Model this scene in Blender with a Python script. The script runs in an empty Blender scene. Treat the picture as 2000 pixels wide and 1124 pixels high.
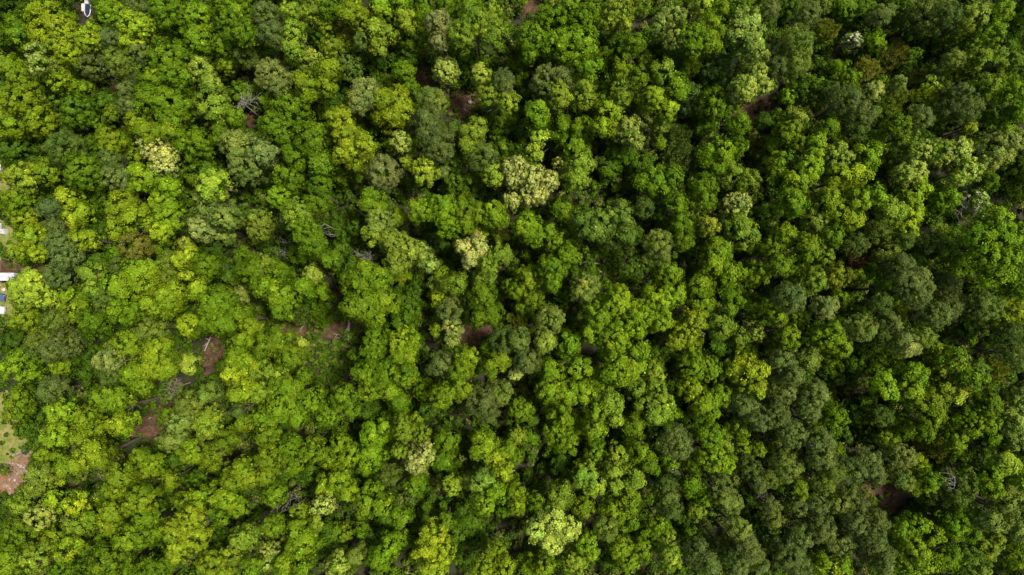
import bpy, bmesh, math, random
import numpy as np
from mathutils import Vector, Matrix

# ------------------------------------------------------------------ camera, sky, sun, exposure
scn = bpy.context.scene
COL = scn.collection
R = math.radians
cam_d = bpy.data.cameras.new("camera")
cam = bpy.data.objects.new("camera", cam_d)
COL.objects.link(cam)
cam.location = (0, 0, 150.0)
cam.rotation_euler = (0, 0, 0)                  # a drone looking straight down
cam_d.sensor_width = 36.0
cam_d.lens = 18.0 / 0.7667
cam_d.clip_end = 4000
scn.camera = cam

SUN_EL, SUN_AZ = 64.0, 14.0                     # azimuth: degrees anticlockwise from +x
w = bpy.data.worlds.new("World")
scn.world = w
w.use_nodes = True
nt = w.node_tree
bg = nt.nodes["Background"]
sky = nt.nodes.new("ShaderNodeTexSky")
sky.sky_type = 'NISHITA'
sky.sun_disc = False
sky.sun_elevation = R(SUN_EL)
sky.sun_rotation = R(90 - SUN_AZ)
nt.links.new(sky.outputs[0], bg.inputs[0])
bg.inputs[1].default_value = 0.065
sky.dust_density = 4.0
sky.ozone_density = 0.6
sky.air_density = 1.0
sun_d = bpy.data.lights.new("sun", 'SUN')
sun_d.energy = 2.3
sun_d.angle = R(8.0)
sun_d.color = (1.0, 0.95, 0.86)
sun = bpy.data.objects.new("sun", sun_d)
COL.objects.link(sun)
_d = Vector((math.cos(R(SUN_EL)) * math.cos(R(SUN_AZ)), math.cos(R(SUN_EL)) * math.sin(R(SUN_AZ)), math.sin(R(SUN_EL))))
sun.rotation_euler = _d.to_track_quat('Z', 'Y').to_euler()
sun.location = _d * 300
scn.view_settings.view_transform = 'Standard'
scn.view_settings.look = 'None'
scn.view_settings.exposure = 1.48
scn.view_settings.gamma = 1.0
scn.cycles.max_bounces = 6
scn.cycles.diffuse_bounces = 2
scn.cycles.glossy_bounces = 2
scn.cycles.transmission_bounces = 4
scn.cycles.transparent_max_bounces = 4

RNG = np.random.default_rng(11)
random.seed(5)

# ------------------------------------------------------------------ helpers
def tag(o, label, cat, group=None):
    o["label"] = label
    o["category"] = cat
    if group:
        o["group"] = group
    return o

def link(o, parent=None):
    COL.objects.link(o)
    if parent is not None:
        o.parent = parent
    return o

def empty(name, loc, rz=0.0):
    o = bpy.data.objects.new(name, None)
    o.empty_display_size = 0.3
    o.location = loc
    o.rotation_euler = (0, 0, rz)
    return link(o)

def gz(x, y):
    """Height of the gently uneven ground."""
    return 0.35 * np.sin(x * 0.05 + 1.0) * np.cos(y * 0.043) + 0.18 * np.sin(x * 0.13 + y * 0.11)

def mesh_from(name, V, F, mats, smooth=False, attr=None, colour=None):
    """V (n,3), F (m,k) arrays of equal-sized faces -> mesh."""
    me = bpy.data.meshes.new(name)
    V = np.ascontiguousarray(V, dtype=np.float32)
    F = np.ascontiguousarray(F, dtype=np.int32)
    n, (m, k) = len(V), F.shape
    me.vertices.add(n)
    me.vertices.foreach_set("co", V.ravel())
    me.loops.add(m * k)
    me.loops.foreach_set("vertex_index", F.ravel())
    me.polygons.add(m)
    me.polygons.foreach_set("loop_start", np.arange(0, m * k, k, dtype=np.int32))
    if smooth:
        me.polygons.foreach_set("use_smooth", np.ones(m, dtype=bool))
    me.update(calc_edges=True)
    if colour is not None:
        a = me.attributes.new("leaf_colour", 'FLOAT_COLOR', 'FACE')
        c4 = np.ones((m, 4), dtype=np.float32)
        c4[:, :3] = colour
        a.data.foreach_set("color", c4.ravel())
    for mt in (mats if isinstance(mats, (list, tuple)) else [mats]):
        me.materials.append(mt)
    return me

def obj_from_bm(name, bm, mat, parent=None, smooth=False):
    me = bpy.data.meshes.new(name)
    if smooth:
        for f in bm.faces:
            f.smooth = True
    bm.normal_update()
    bm.to_mesh(me)
    bm.free()
    me.materials.append(mat)
    return link(bpy.data.objects.new(name, me), parent)

# ------------------------------------------------------------------ materials
def new_mat(name):
    m = bpy.data.materials.new(name)
    m.use_nodes = True
    t = m.node_tree
    return m, t, t.nodes["Principled BSDF"]

def leaf_material():
    m, t, p = new_mat("foliage")
    at = t.nodes.new("ShaderNodeAttribute")
    at.attribute_name = "leaf_colour"
    geo = t.nodes.new("ShaderNodeNewGeometry")
    nz = t.nodes.new("ShaderNodeTexNoise")
    nz.inputs["Scale"].default_value = 0.9
    nz.inputs["Detail"].default_value = 2.0
    t.links.new(geo.outputs["Position"], nz.inputs["Vector"])
    mr = t.nodes.new("ShaderNodeMapRange")
    mr.inputs["From Min"].default_value = 0.3
    mr.inputs["From Max"].default_value = 0.7
    mr.inputs["To Min"].default_value = 0.82
    mr.inputs["To Max"].default_value = 1.18
    t.links.new(nz.outputs[0], mr.inputs["Value"])
    mul = t.nodes.new("ShaderNodeVectorMath")
    mul.operation = 'SCALE'
    t.links.new(at.outputs["Color"], mul.inputs[0])
    t.links.new(mr.outputs[0], mul.inputs["Scale"])
    t.links.new(mul.outputs[0], p.inputs["Base Color"])
    p.inputs["Roughness"].default_value = 0.55
    p.inputs["Specular IOR Level"].default_value = 0.04
    tr = t.nodes.new("ShaderNodeBsdfTranslucent")
    tc = t.nodes.new("ShaderNodeVectorMath")
    tc.operation = 'MULTIPLY'
    tc.inputs[1].default_value = (1.15, 1.2, 0.6)
    t.links.new(mul.outputs[0], tc.inputs[0])
    t.links.new(tc.outputs[0], tr.inputs["Color"])
    mx = t.nodes.new("ShaderNodeMixShader")
    mx.inputs[0].default_value = 0.18
    t.links.new(p.outputs[0], mx.inputs[1])
    t.links.new(tr.outputs[0], mx.inputs[2])
    t.links.new(mx.outputs[0], t.nodes["Material Output"].inputs["Surface"])
    return m

def noise_mat(name, c1, c2, scale=2.0, rough=0.9, detail=6.0, c3=None, spec=0.2, metallic=0.0, bump=0.0):
    m, t, p = new_mat(name)
    tc = t.nodes.new("ShaderNodeNewGeometry") if bump >= 0 else None
    nz = t.nodes.new("ShaderNodeTexNoise")
    nz.inputs["Scale"].default_value = scale
    nz.inputs["Detail"].default_value = detail
    nz.inputs["Roughness"].default_value = 0.65
    t.links.new(tc.outputs["Position"], nz.inputs["Vector"])
    cr = t.nodes.new("ShaderNodeValToRGB")
    cr.color_ramp.elements[0].position = 0.32
    cr.color_ramp.elements[0].color = (*c1, 1)
    cr.color_ramp.elements[1].position = 0.68
    cr.color_ramp.elements[1].color = (*c2, 1)
    if c3:
        e = cr.color_ramp.elements.new(0.5)
        e.color = (*c3, 1)
    t.links.new(nz.outputs[0], cr.inputs[0])
    t.links.new(cr.outputs[0], p.inputs["Base Color"])
    p.inputs["Roughness"].default_value = rough
    p.inputs["Specular IOR Level"].default_value = spec
    p.inputs["Metallic"].default_value = metallic
    if bump > 0:
        b = t.nodes.new("ShaderNodeBump")
        b.inputs["Strength"].default_value = bump
        b.inputs["Distance"].default_value = 0.15
        t.links.new(nz.outputs[0], b.inputs["Height"])
        t.links.new(b.outputs[0], p.inputs["Normal"])
    return m

LEAF = leaf_material()
BARK = noise_mat("bark", (0.055, 0.042, 0.03), (0.13, 0.105, 0.08), 3.0)
DEADWOOD = noise_mat("weathered_wood", (0.19, 0.17, 0.14), (0.38, 0.35, 0.29), 2.5)
DARKWOOD = noise_mat("old_log", (0.10, 0.08, 0.06), (0.26, 0.22, 0.17), 2.5)
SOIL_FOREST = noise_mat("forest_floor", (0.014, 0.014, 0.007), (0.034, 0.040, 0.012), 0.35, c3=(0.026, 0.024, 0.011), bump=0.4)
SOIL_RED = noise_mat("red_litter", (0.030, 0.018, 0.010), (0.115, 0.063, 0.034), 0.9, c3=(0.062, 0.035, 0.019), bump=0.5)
SOIL_ORANGE = noise_mat("orange_soil", (0.23, 0.10, 0.035), (0.26, 0.20, 0.15), 0.5, c3=(0.15, 0.085, 0.05), bump=0.6)
DIRT_PALE = noise_mat("pale_gravel", (0.36, 0.25, 0.19), (0.52, 0.43, 0.36), 1.5)
GRASS_M = noise_mat("rough_grass", (0.06, 0.095, 0.012), (0.24, 0.17, 0.085), 0.45, c3=(0.14, 0.155, 0.03), bump=0.5)
STONE = noise_mat("stone", (0.15, 0.125, 0.10), (0.36, 0.32, 0.27), 4.0)
WHITE = noise_mat("white_paint", (0.32, 0.32, 0.32), (0.46, 0.46, 0.47), 1.2, rough=0.4, spec=0.5)
BLUE = noise_mat("blue_paint", (0.03, 0.05, 0.10), (0.06, 0.09, 0.16), 1.2, rough=0.3, spec=0.5)
GLASS = noise_mat("dark_glass", (0.012, 0.016, 0.02), (0.02, 0.026, 0.032), 1.0, rough=0.08, spec=0.6)
TYRE = noise_mat("rubber", (0.012, 0.012, 0.012), (0.03, 0.03, 0.03), 4.0)
CHROME = noise_mat("galvanised_steel", (0.35, 0.35, 0.36), (0.55, 0.55, 0.56), 3.0, rough=0.4, metallic=0.8)
RUST = noise_mat("rusty_steel", (0.16, 0.06, 0.025), (0.36, 0.17, 0.09), 2.0)
LAMP = noise_mat("lamp_plastic", (0.35, 0.08, 0.05), (0.5, 0.12, 0.07), 3.0, rough=0.3)
NAVY = noise_mat("navy_cover", (0.010, 0.014, 0.035), (0.02, 0.028, 0.06), 2.0)
TARP = noise_mat("grey_tarp", (0.26, 0.26, 0.24), (0.46, 0.45, 0.42), 1.4)

# ------------------------------------------------------------------ leaf colours (albedo)
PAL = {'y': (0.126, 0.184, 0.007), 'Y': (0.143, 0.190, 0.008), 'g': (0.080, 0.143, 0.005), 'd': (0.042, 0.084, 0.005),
       'l': (0.160, 0.216, 0.022), 'o': (0.088, 0.122, 0.024), 't': (0.076, 0.116, 0.028), 'p': (0.285, 0.335, 0.066),
       'c': (0.325, 0.350, 0.082), 'b': (0.140, 0.142, 0.018), 'q': (0.170, 0.190, 0.046), 'w': (0.40, 0.41, 0.28),
       'r': (0.120, 0.066, 0.022)}

def colour_of(code):
    a = np.array(PAL[code[0]])
    if len(code) > 1:
        a = a * 0.58 + np.array(PAL[code[1]]) * 0.42
    return a

# ------------------------------------------------------------------ foliage
def unit(v):
    return v / np.maximum(np.linalg.norm(v, axis=-1, keepdims=True), 1e-9)

def leaves(P, N, L, W, fold=0.0):
    """One rhombic leaf at each point P with normal N -> V, F arrays."""
    n = len(P)
    t = unit(np.cross(N, unit(RNG.normal(size=(n, 3)))))
    b = np.cross(N, t)
    L = L[:, None]
    W = W[:, None]
    V = np.empty((n, 4, 3), dtype=np.float32)
    V[:, 0] = P - t * L
    V[:, 1] = P + b * W + N * (fold * W)
    V[:, 2] = P + t * L
    V[:, 3] = P - b * W + N * (fold * W)
    return V.reshape(-1, 3)

# species: clump radius, leaves per m2 of clump, leaf half length, half width, clump spread, flatten
SPEC = {'B': dict(rc=0.58, dens=25, L=0.21, W=0.125, jit=0.16, lump=1.1, nj=0.50),
        'U': dict(rc=0.60, dens=22, L=0.20, W=0.12, jit=0.20, lump=1.0, nj=0.5),
        'S': dict(rc=0.48, dens=26, L=0.20, W=0.12, jit=0.17, lump=1.1, nj=0.5),
        'P': dict(rc=0.44, dens=40, L=0.17, W=0.058, jit=0.08, lump=0.9, nj=0.85),
        'F': dict(rc=0.42, dens=38, L=0.15, W=0.10, jit=0.15, lump=1.1, nj=0.45),
        'W': dict(rc=0.36, dens=22, L=0.20, W=0.12, jit=0.10, lump=1.0, nj=0.35),
        'Z': dict(rc=0.45, dens=36, L=0.28, W=0.04, jit=0.14, lump=1.0, nj=1.3)}

def crown_arrays(kind, code, lobes, h):
    """All leaves of one crown: lobes -> clumps on each lobe's uneven shell -> leaves on each clump."""
    s = dict(SPEC[kind])
    if kind in 'BSUF':                          # habit: billowy, feathery or loose
        v = RNG.random()
        if v < 0.34:
            s['rc'] *= 0.72; s['L'] *= 0.92; s['W'] *= 0.85; s['dens'] *= 1.15
        elif v < 0.62:
            s['rc'] *= 1.25; s['L'] *= 1.12; s['W'] *= 1.12; s['dens'] *= 0.85
        elif v < 0.86:
            s['rc'] *= 0.8; s['jit'] *= 1.45; s['nj'] *= 1.5; s['L'] *= 0.8; s['W'] *= 0.7; s['dens'] *= 1.5
    if kind == 'P':
        s['rc'] *= RNG.uniform(0.85, 1.2)
    Vs, Cs = [], []
    tree_tint = RNG.normal(0, 0.13)
    green = colour_of('g') * RNG.uniform(0.8, 1.3)
    for li, (lx, ly, lz, r, lc) in enumerate(lobes):
        lcode = lc or code
        base = colour_of(lcode)
        rc0 = min(s['rc'], 0.42 * r) * (0.9 + 0.25 * RNG.random())
        nC = int(max(10, 2.5 * (r / rc0) ** 2 * 1.25))
        k = np.arange(nC) + 0.5
        zc = 1.0 - 1.62 * k / nC
        ph = k * 2.399963 + RNG.random() * 6.28
        zc = np.clip(zc + RNG.normal(0, 0.10, nC), -0.7, 1)
        ph = ph + RNG.normal(0, 0.35, nC)
        q = np.sqrt(np.maximum(0, 1 - zc * zc))
        D = np.stack([q * np.cos(ph), q * np.sin(ph), zc], 1)
        # uneven outline: boughs that stand out and hollows between them
        A = unit(RNG.normal(size=(9, 3)) + np.array([0, 0, 0.25]))
        am = RNG.normal(0, 0.14, 9)
        bulge = 1 + (np.exp(-((1 - D @ A.T) / 0.14)) * am).sum(1) * s['lump']
        rr = r * np.clip(bulge + RNG.normal(0, s['jit'], nC), 0.45, 1.25) * 0.87
        vz = np.where(D[:, 2] > 0, 1.55, 1.8)
        Cc = np.array([lx, ly, lz]) + D * rr[:, None] * np.stack([np.ones(nC), np.ones(nC), vz], 1)
        rc = rc0 * np.exp(RNG.normal(0, 0.30, nC))
        nl = np.maximum(8, (s['dens'] * 2 * math.pi * rc ** 2 * np.where(D[:, 2] < -0.2, 0.5, 1.0))).astype(int)
        idx = np.repeat(np.arange(nC), nl)
        n = len(idx)
        dl = unit(RNG.normal(size=(n, 3)) + D[idx] * 0.95 + np.array([0, 0, 0.45]))
        spray = np.where(RNG.random(n) < 0.09, RNG.uniform(1.0, 1.4, n), RNG.uniform(0.72, 1.06, n))
        P = Cc[idx] + dl * (rc[idx] * spray)[:, None] * np.array([1.0, 1.0, 0.80])
        N = unit(0.75 * dl + 1.0 * D[idx] + RNG.normal(0, s['nj'] * 0.8, (n, 3)))
        if kind == 'Z':
            N = unit(np.cross(dl, RNG.normal(size=(n, 3))))
        sz = RNG.uniform(0.65, 1.35, n)
        Vs.append(leaves(P, N, s['L'] * sz, s['W'] * sz, 0.25))
        # new growth, older leaves: varies bough by bough, clump by clump and leaf by leaf; painted sunlit tips on top
        bough = (np.exp(-((1 - D @ A.T) / 0.18)) * RNG.normal(0, 0.12, 9)).sum(1)
        tint = (RNG.normal(0, 0.10, nC) + bough)[idx] + RNG.normal(0, 0.20, n) + tree_tint
        tint = tint + 0.35 * (RNG.random(n) < 0.07)  # sunlit tips put into the colour: scattered leaves brightened
        hue = (RNG.normal(0, 0.05, nC) + 0.5 * bough)[idx] + RNG.normal(0, 0.05, n)
        c = base[None, :] * np.exp(tint)[:, None]
        c = c * np.stack([1 + hue, np.ones(n), 1 - 0.5 * hue], 1)
        if kind == 'F':                         # blossom sprays with green leaf between them
            fg = 0.62 if 'w' in lcode else (0.10 if lcode[0] in 'cl' else 0.20)
            gr = RNG.random(n) < np.where(RNG.random(nC) < fg, 0.85, 0.16)[idx]
            c[gr] = green[None] * np.exp(RNG.normal(0, 0.2, (int(gr.sum()), 1)))
        Cs.append(c)
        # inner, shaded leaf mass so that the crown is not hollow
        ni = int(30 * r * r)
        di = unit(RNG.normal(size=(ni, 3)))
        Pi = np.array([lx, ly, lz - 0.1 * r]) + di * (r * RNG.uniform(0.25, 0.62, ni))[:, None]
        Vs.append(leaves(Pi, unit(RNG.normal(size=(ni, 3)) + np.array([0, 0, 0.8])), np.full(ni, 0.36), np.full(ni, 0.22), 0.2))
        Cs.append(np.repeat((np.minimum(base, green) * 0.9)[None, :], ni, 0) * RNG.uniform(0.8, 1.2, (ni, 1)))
    V = np.concatenate(Vs)
    C = np.clip(np.concatenate(Cs), 0.002, 0.85)
    return V, np.arange(len(V), dtype=np.int32).reshape(-1, 4), C

# ------------------------------------------------------------------ wood: tubes along polylines
def tube_arrays(pts, radii, sides=6):
    pts = np.asarray(pts, float)
    n = len(pts)
    t = np.gradient(pts, axis=0)
    t = unit(t)
    ref = np.array([0.31, 0.83, 0.46])
    a = unit(np.cross(t, ref))
    b = np.cross(t, a)
    ang = np.arange(sides) * 2 * math.pi / sides
    V = pts[:, None, :] + (a[:, None, :] * np.cos(ang)[None, :, None] + b[:, None, :] * np.sin(ang)[None, :, None]) * np.asarray(radii)[:, None, None]
    V = V.reshape(-1, 3)
    F = []
    for i in range(n - 1):
        for j in range(sides):
            F.append((i * sides + j, i * sides + (j + 1) % sides, (i + 1) * sides + (j + 1) % sides, (i + 1) * sides + j))
    return V, np.array(F, dtype=np.int32)

def join(parts):
    Vs, Fs, o = [], [], 0
    for V, F in parts:
        Vs.append(V)
        Fs.append(F + o)
        o += len(V)
    return np.concatenate(Vs), np.concatenate(Fs)

def bent(p0, p1, n=5, wob=0.06):
    p0, p1 = np.array(p0, float), np.array(p1, float)
    L = np.linalg.norm(p1 - p0)
    k = np.linspace(0, 1, n)[:, None]
    P = p0 + (p1 - p0) * k
    P[1:-1] += RNG.normal(0, wob * L / 2, (n - 2, 3))
    return P

def trunk_mesh():
    """Unit-height trunk with limbs; scaled per tree."""
    parts = [tube_arrays(bent((0, 0, -0.04), (RNG.normal(0, .01), RNG.normal(0, .01), 0.9), 6, 0.012), np.linspace(0.019, 0.004, 6), 7)]
    for i in range(7):
        z0 = RNG.uniform(0.48, 0.8)
        a = i * 2.4 + RNG.normal(0, 0.3)
        l = RNG.uniform(0.07, 0.13)
        parts.append(tube_arrays(bent((0, 0, z0), (l * math.cos(a), l * math.sin(a), z0 + RNG.uniform(0.06, 0.15)), 4, 0.1), np.linspace(0.007, 0.002, 4), 5))
    V, F = join(parts)
    return mesh_from("trunk", V, F, BARK, smooth=True)

TRUNKS = [trunk_mesh() for _ in range(8)]

NAMES = {'B': 'broadleaf_tree', 'P': 'pine_tree', 'U': 'understorey_tree', 'S': 'sapling', 'Z': 'wispy_sapling', 'F': 'flowering_tree', 'W': 'white_tipped_tree'}
CATS = {'B': 'tree', 'P': 'pine tree', 'U': 'tree', 'S': 'sapling', 'Z': 'sapling', 'F': 'flowering tree', 'W': 'tree'}
GROUPS = {'B': 'broadleaf trees of the canopy', 'P': 'pines among the broadleaf trees', 'U': 'dark trees under the canopy', 'S': 'saplings between the big crowns',
          'Z': 'wispy half-bare saplings', 'F': 'pale flowering trees', 'W': None}

def make_tree(kind, code, h, lobes, label):
    x = sum(l[0] * l[3] ** 2 for l in lobes) / sum(l[3] ** 2 for l in lobes)
    y = sum(l[1] * l[3] ** 2 for l in lobes) / sum(l[3] ** 2 for l in lobes)
    z = float(gz(x, y))
    root = empty(NAMES[kind], (x, y, z))
    tag(root, label, CATS[kind], GROUPS[kind])
    tr = bpy.data.objects.new("trunk", random.choice(TRUNKS))
    wd = h * random.uniform(0.85, 1.15)
    tr.scale = (wd, wd, h * 0.93)
    tr.rotation_euler = (0, 0, random.uniform(0, 6.28))
    link(tr, root)
    loc = [(l[0] - x, l[1] - y, l[2] - z, l[3], l[4]) for l in lobes]
    V, F, C = crown_arrays(kind, code, loc, h)
    me = mesh_from("crown", V, F, LEAF, colour=C)
    link(bpy.data.objects.new("crown", me), root)
    return root

# ------------------------------------------------------------------ setting: ground, lawn, bare soil
def grid_sheet(name, x0, x1, y0, y1, step, mat, lift=0.0, keep=None):
    xs = np.arange(x0, x1 + step * 0.5, step) if np.isscalar(step) else np.asarray(step)
    ys = np.arange(y0, y1 + step * 0.5, step) if np.isscalar(step) else np.asarray(step)
    X, Y = np.meshgrid(xs, ys)
    V = np.stack([X.ravel(), Y.ravel(), (gz(X, Y) + lift).ravel()], 1)
    nx, ny = len(xs), len(ys)
    i = np.arange((ny - 1) * (nx - 1))
    a = (i // (nx - 1)) * nx + i % (nx - 1)
    F = np.stack([a, a + 1, a + nx + 1, a + nx], 1)
    if keep is not None:
        cx = V[F].mean(1)
        F = F[keep(cx[:, 0], cx[:, 1])]
    used = np.unique(F)
    remap = np.zeros(len(V), dtype=np.int64)
    remap[used] = np.arange(len(used))
    me = mesh_from(name, V[used], remap[F], mat, smooth=True)
    o = link(bpy.data.objects.new(name, me))
    o["kind"] = "structure"
    return o

def blob(cx, cy, rx, ry, rot=0.0, seed=0.0):
    """Irregular patch test."""
    c, s = math.cos(rot), math.sin(rot)
    def f(x, y):
        u = ((x - cx) * c + (y - cy) * s) / rx
        v = (-(x - cx) * s + (y - cy) * c) / ry
        a = np.arctan2(v, u)
        return np.hypot(u, v) < 1 + 0.16 * np.sin(3 * a + seed) + 0.10 * np.sin(5 * a + 2 * seed) + 0.07 * np.sin(9 * a + seed * 3)
    return f

def anyof(*fs):
    def f(x, y):
        r = fs[0](x, y)
        for g in fs[1:]:
            r = r | g(x, y)
        return r
    return f

K = 0.115                                       # metres per photo pixel at ground level
def at(px, py):
    return ((px - 1000) * K, (562 - py) * K)

NEAR = np.arange(-190, 190.1, 1.0)
FAR = np.array([200, 220, 250, 300, 400, 600, 900, 1400])
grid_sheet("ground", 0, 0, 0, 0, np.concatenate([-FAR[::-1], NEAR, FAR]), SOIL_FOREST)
def patch(px, py, rx, ry, rot, seed):
    x, y = at(px, py)
    return blob(x, y, rx * K, ry * K, rot, seed)
CLEAR = anyof(patch(662, 640, 44, 22, 0.1, 1), patch(585, 645, 70, 20, 0.1, 2), patch(415, 695, 24, 52, -0.25, 3), patch(296, 832, 32, 48, -0.5, 4),
              patch(280, 785, 22, 18, 0, 5), patch(1722, 972, 44, 36, -0.5, 6), patch(925, 650, 36, 24, 0, 7), patch(905, 205, 38, 36, 0.4, 8), patch(830, 155, 20, 26, 0, 9),
              patch(1480, 215, 50, 20, 0.2, 10), patch(1310, 275, 44, 18, 0, 11), patch(232, 170, 18, 18, 0, 12), patch(1040, 15, 26, 16, 0, 13), patch(150, 940, 14, 12, 0, 14),
              patch(140, 880, 14, 8, 0, 15), patch(495, 235, 22, 18, 0, 16), patch(815, 400, 14, 24, 0, 17), patch(295, 405, 16, 22, 0.6, 18), patch(85, 522, 22, 14, 0, 19), patch(18, 523, 34, 11, 0, 20))
GLADE = anyof(patch(650, 700, 46, 46, 0, 1), patch(1215, 515, 64, 34, 0.1, 2))
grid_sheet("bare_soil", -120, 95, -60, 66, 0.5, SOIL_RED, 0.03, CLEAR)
LAWN = anyof(patch(-20, 470, 62, 46, 0, 1), patch(0, 590, 26, 50, 0, 2), patch(10, 850, 48, 72, 0, 3), patch(-120, 600, 120, 420, 0, 4), patch(20, 370, 26, 20, 0, 5))
grid_sheet("lawn", -150, -96, -66, 62, 0.5, GRASS_M, 0.05, LAWN)
BANK = anyof(patch(34, 925, 30, 36, -0.5, 3), patch(5, 945, 26, 26, 0, 5), patch(58, 888, 14, 20, 0.3, 6))
grid_sheet("orange_soil", -150, -100, -66, -20, 0.4, SOIL_ORANGE, 0.07, BANK)
DRIVE = anyof(patch(-6, 338, 16, 28, 0, 2), patch(-40, 352, 40, 12, 0, 3))
grid_sheet("gravel_drive", -130, -105, -2, 34, 0.4, DIRT_PALE, 0.09, DRIVE)

OPEN = anyof(patch(178, 26, 24, 30, 0, 1), patch(10, 541, 46, 16, 0, 2), patch(4, 592, 34, 30, 0, 3), patch(4, 446, 30, 20, 0, 4))
def stuff(name, V, C, label=None):
    me = mesh_from(name, V, np.arange(len(V), dtype=np.int32).reshape(-1, 4), LEAF, colour=C)
    o = link(bpy.data.objects.new(name, me))
    o["kind"] = "stuff"
    return o

# low shrubs and seedlings under the trees
def undergrowth():
    n = 24000
    X = RNG.uniform(-128, 128, n)
    Y = RNG.uniform(-76, 76, n)
    ok = ~(CLEAR(X, Y) | BANK(X, Y) | LAWN(X, Y) | DRIVE(X, Y))
    ok |= CLEAR(X, Y) & (RNG.random(n) < 0.42)
    ok |= LAWN(X, Y) & ~BANK(X, Y) & (RNG.random(n) < 0.24)
    ok |= BANK(X, Y) & (RNG.random(n) < 0.07)
    ok &= ~OPEN(X, Y)
    X, Y = X[ok], Y[ok]
    k = 900                                    # low brush in the two open glades
    gx_ = np.concatenate([RNG.uniform(-48, -33, k // 2), RNG.uniform(16, 35, k // 2)])
    gy_ = np.concatenate([RNG.uniform(-24, -8, k // 2), RNG.uniform(-1, 12, k // 2)])
    gk = GLADE(gx_, gy_) & ~CLEAR(gx_, gy_)
    X = np.concatenate([X, gx_[gk]])
    Y = np.concatenate([Y, gy_[gk]])
    gl = GLADE(X, Y)
    cl = CLEAR(X, Y) | LAWN(X, Y)
    low = gl | cl
    r = RNG.uniform(0.5, 1.5, len(X)) * np.where(low, 0.5, 1)
    h = r * RNG.uniform(0.5, 1.4, len(X)) + np.where(low | (X < -104), 0.0, RNG.uniform(0, 1, len(X)) ** 2 * 6.0)
    nl = (46 * r * r).astype(int) + 14
    idx = np.repeat(np.arange(len(X)), nl)
    d = unit(RNG.normal(size=(len(idx), 3)) + np.array([0, 0, 0.6]))
    P = np.stack([X, Y, gz(X, Y) + h * 0.85], 1)[idx] + d * (r[idx] * RNG.uniform(0.5, 1.0, len(idx)))[:, None]
    N = unit(d + RNG.normal(0, 0.5, d.shape) + np.array([0, 0, 0.5]))
    sz = RNG.uniform(0.7, 1.4, len(idx))
    V = leaves(P, N, 0.25 * sz, 0.15 * sz, 0.2)
    pick = RNG.random(len(X))
    base = np.where(pick[:, None] < 0.55, np.array(PAL['d'])[None], np.where(pick[:, None] < 0.85, np.array(PAL['g'])[None] * 0.8, np.array((0.10, 0.12, 0.02))[None]))
    C = base[idx] * np.exp(RNG.normal(0, 0.2, (len(idx), 1)))
    return stuff("undergrowth", V, C)
undergrowth()

def litter():
    n = 60000
    X = RNG.uniform(-118, 112, n)
    Y = RNG.uniform(-62, 66, n)
    ok = CLEAR(X, Y)
    X, Y = X[ok], Y[ok]
    n = len(X)
    P = np.stack([X, Y, gz(X, Y) + RNG.uniform(0.03, 0.22, n)], 1)
    N = unit(RNG.normal(0, 0.6, (n, 3)) + np.array([0, 0, 1.0]))
    stick = RNG.random(n) < 0.06
    V = leaves(P, N, np.where(stick, RNG.uniform(0.4, 1.3, n), RNG.uniform(0.10, 0.24, n)), np.where(stick, 0.035, RNG.uniform(0.06, 0.15, n)), 0.3)
    pal = np.array([(0.055, 0.029, 0.015), (0.085, 0.047, 0.025), (0.14, 0.085, 0.048), (0.034, 0.021, 0.012), (0.21, 0.15, 0.10)])
    C = pal[RNG.choice(5, n, p=[.34, .30, .16, .14, .06])] * RNG.uniform(0.75, 1.2, (n, 1))
    C[stick] = np.array((0.30, 0.25, 0.19))
    return stuff("leaf_litter", V, C)
litter()

# tufts of rough grass on the lawn at the edge of the wood
def grass():
    n = 26000
    X = RNG.uniform(-150, -96, n)
    Y = RNG.uniform(-66, 62, n)
    ok = LAWN(X, Y) & ~BANK(X, Y) & ~DRIVE(X, Y)
    X, Y = X[ok], Y[ok]
    P = np.stack([X, Y, gz(X, Y) + 0.12], 1)
    N = unit(RNG.normal(0, 0.5, (len(X), 3)) + np.array([0, 0, 0.8]))
    sz = RNG.uniform(0.5, 1.3, len(X))
    V = leaves(P, N, 0.22 * sz, 0.10 * sz, 0.1)
    m = RNG.random((len(X), 1))
    C = (np.array((0.10, 0.14, 0.018)) * (1 - m) + np.array((0.22, 0.21, 0.06)) * m)
    return stuff("grass", V, C)
grass()

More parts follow.
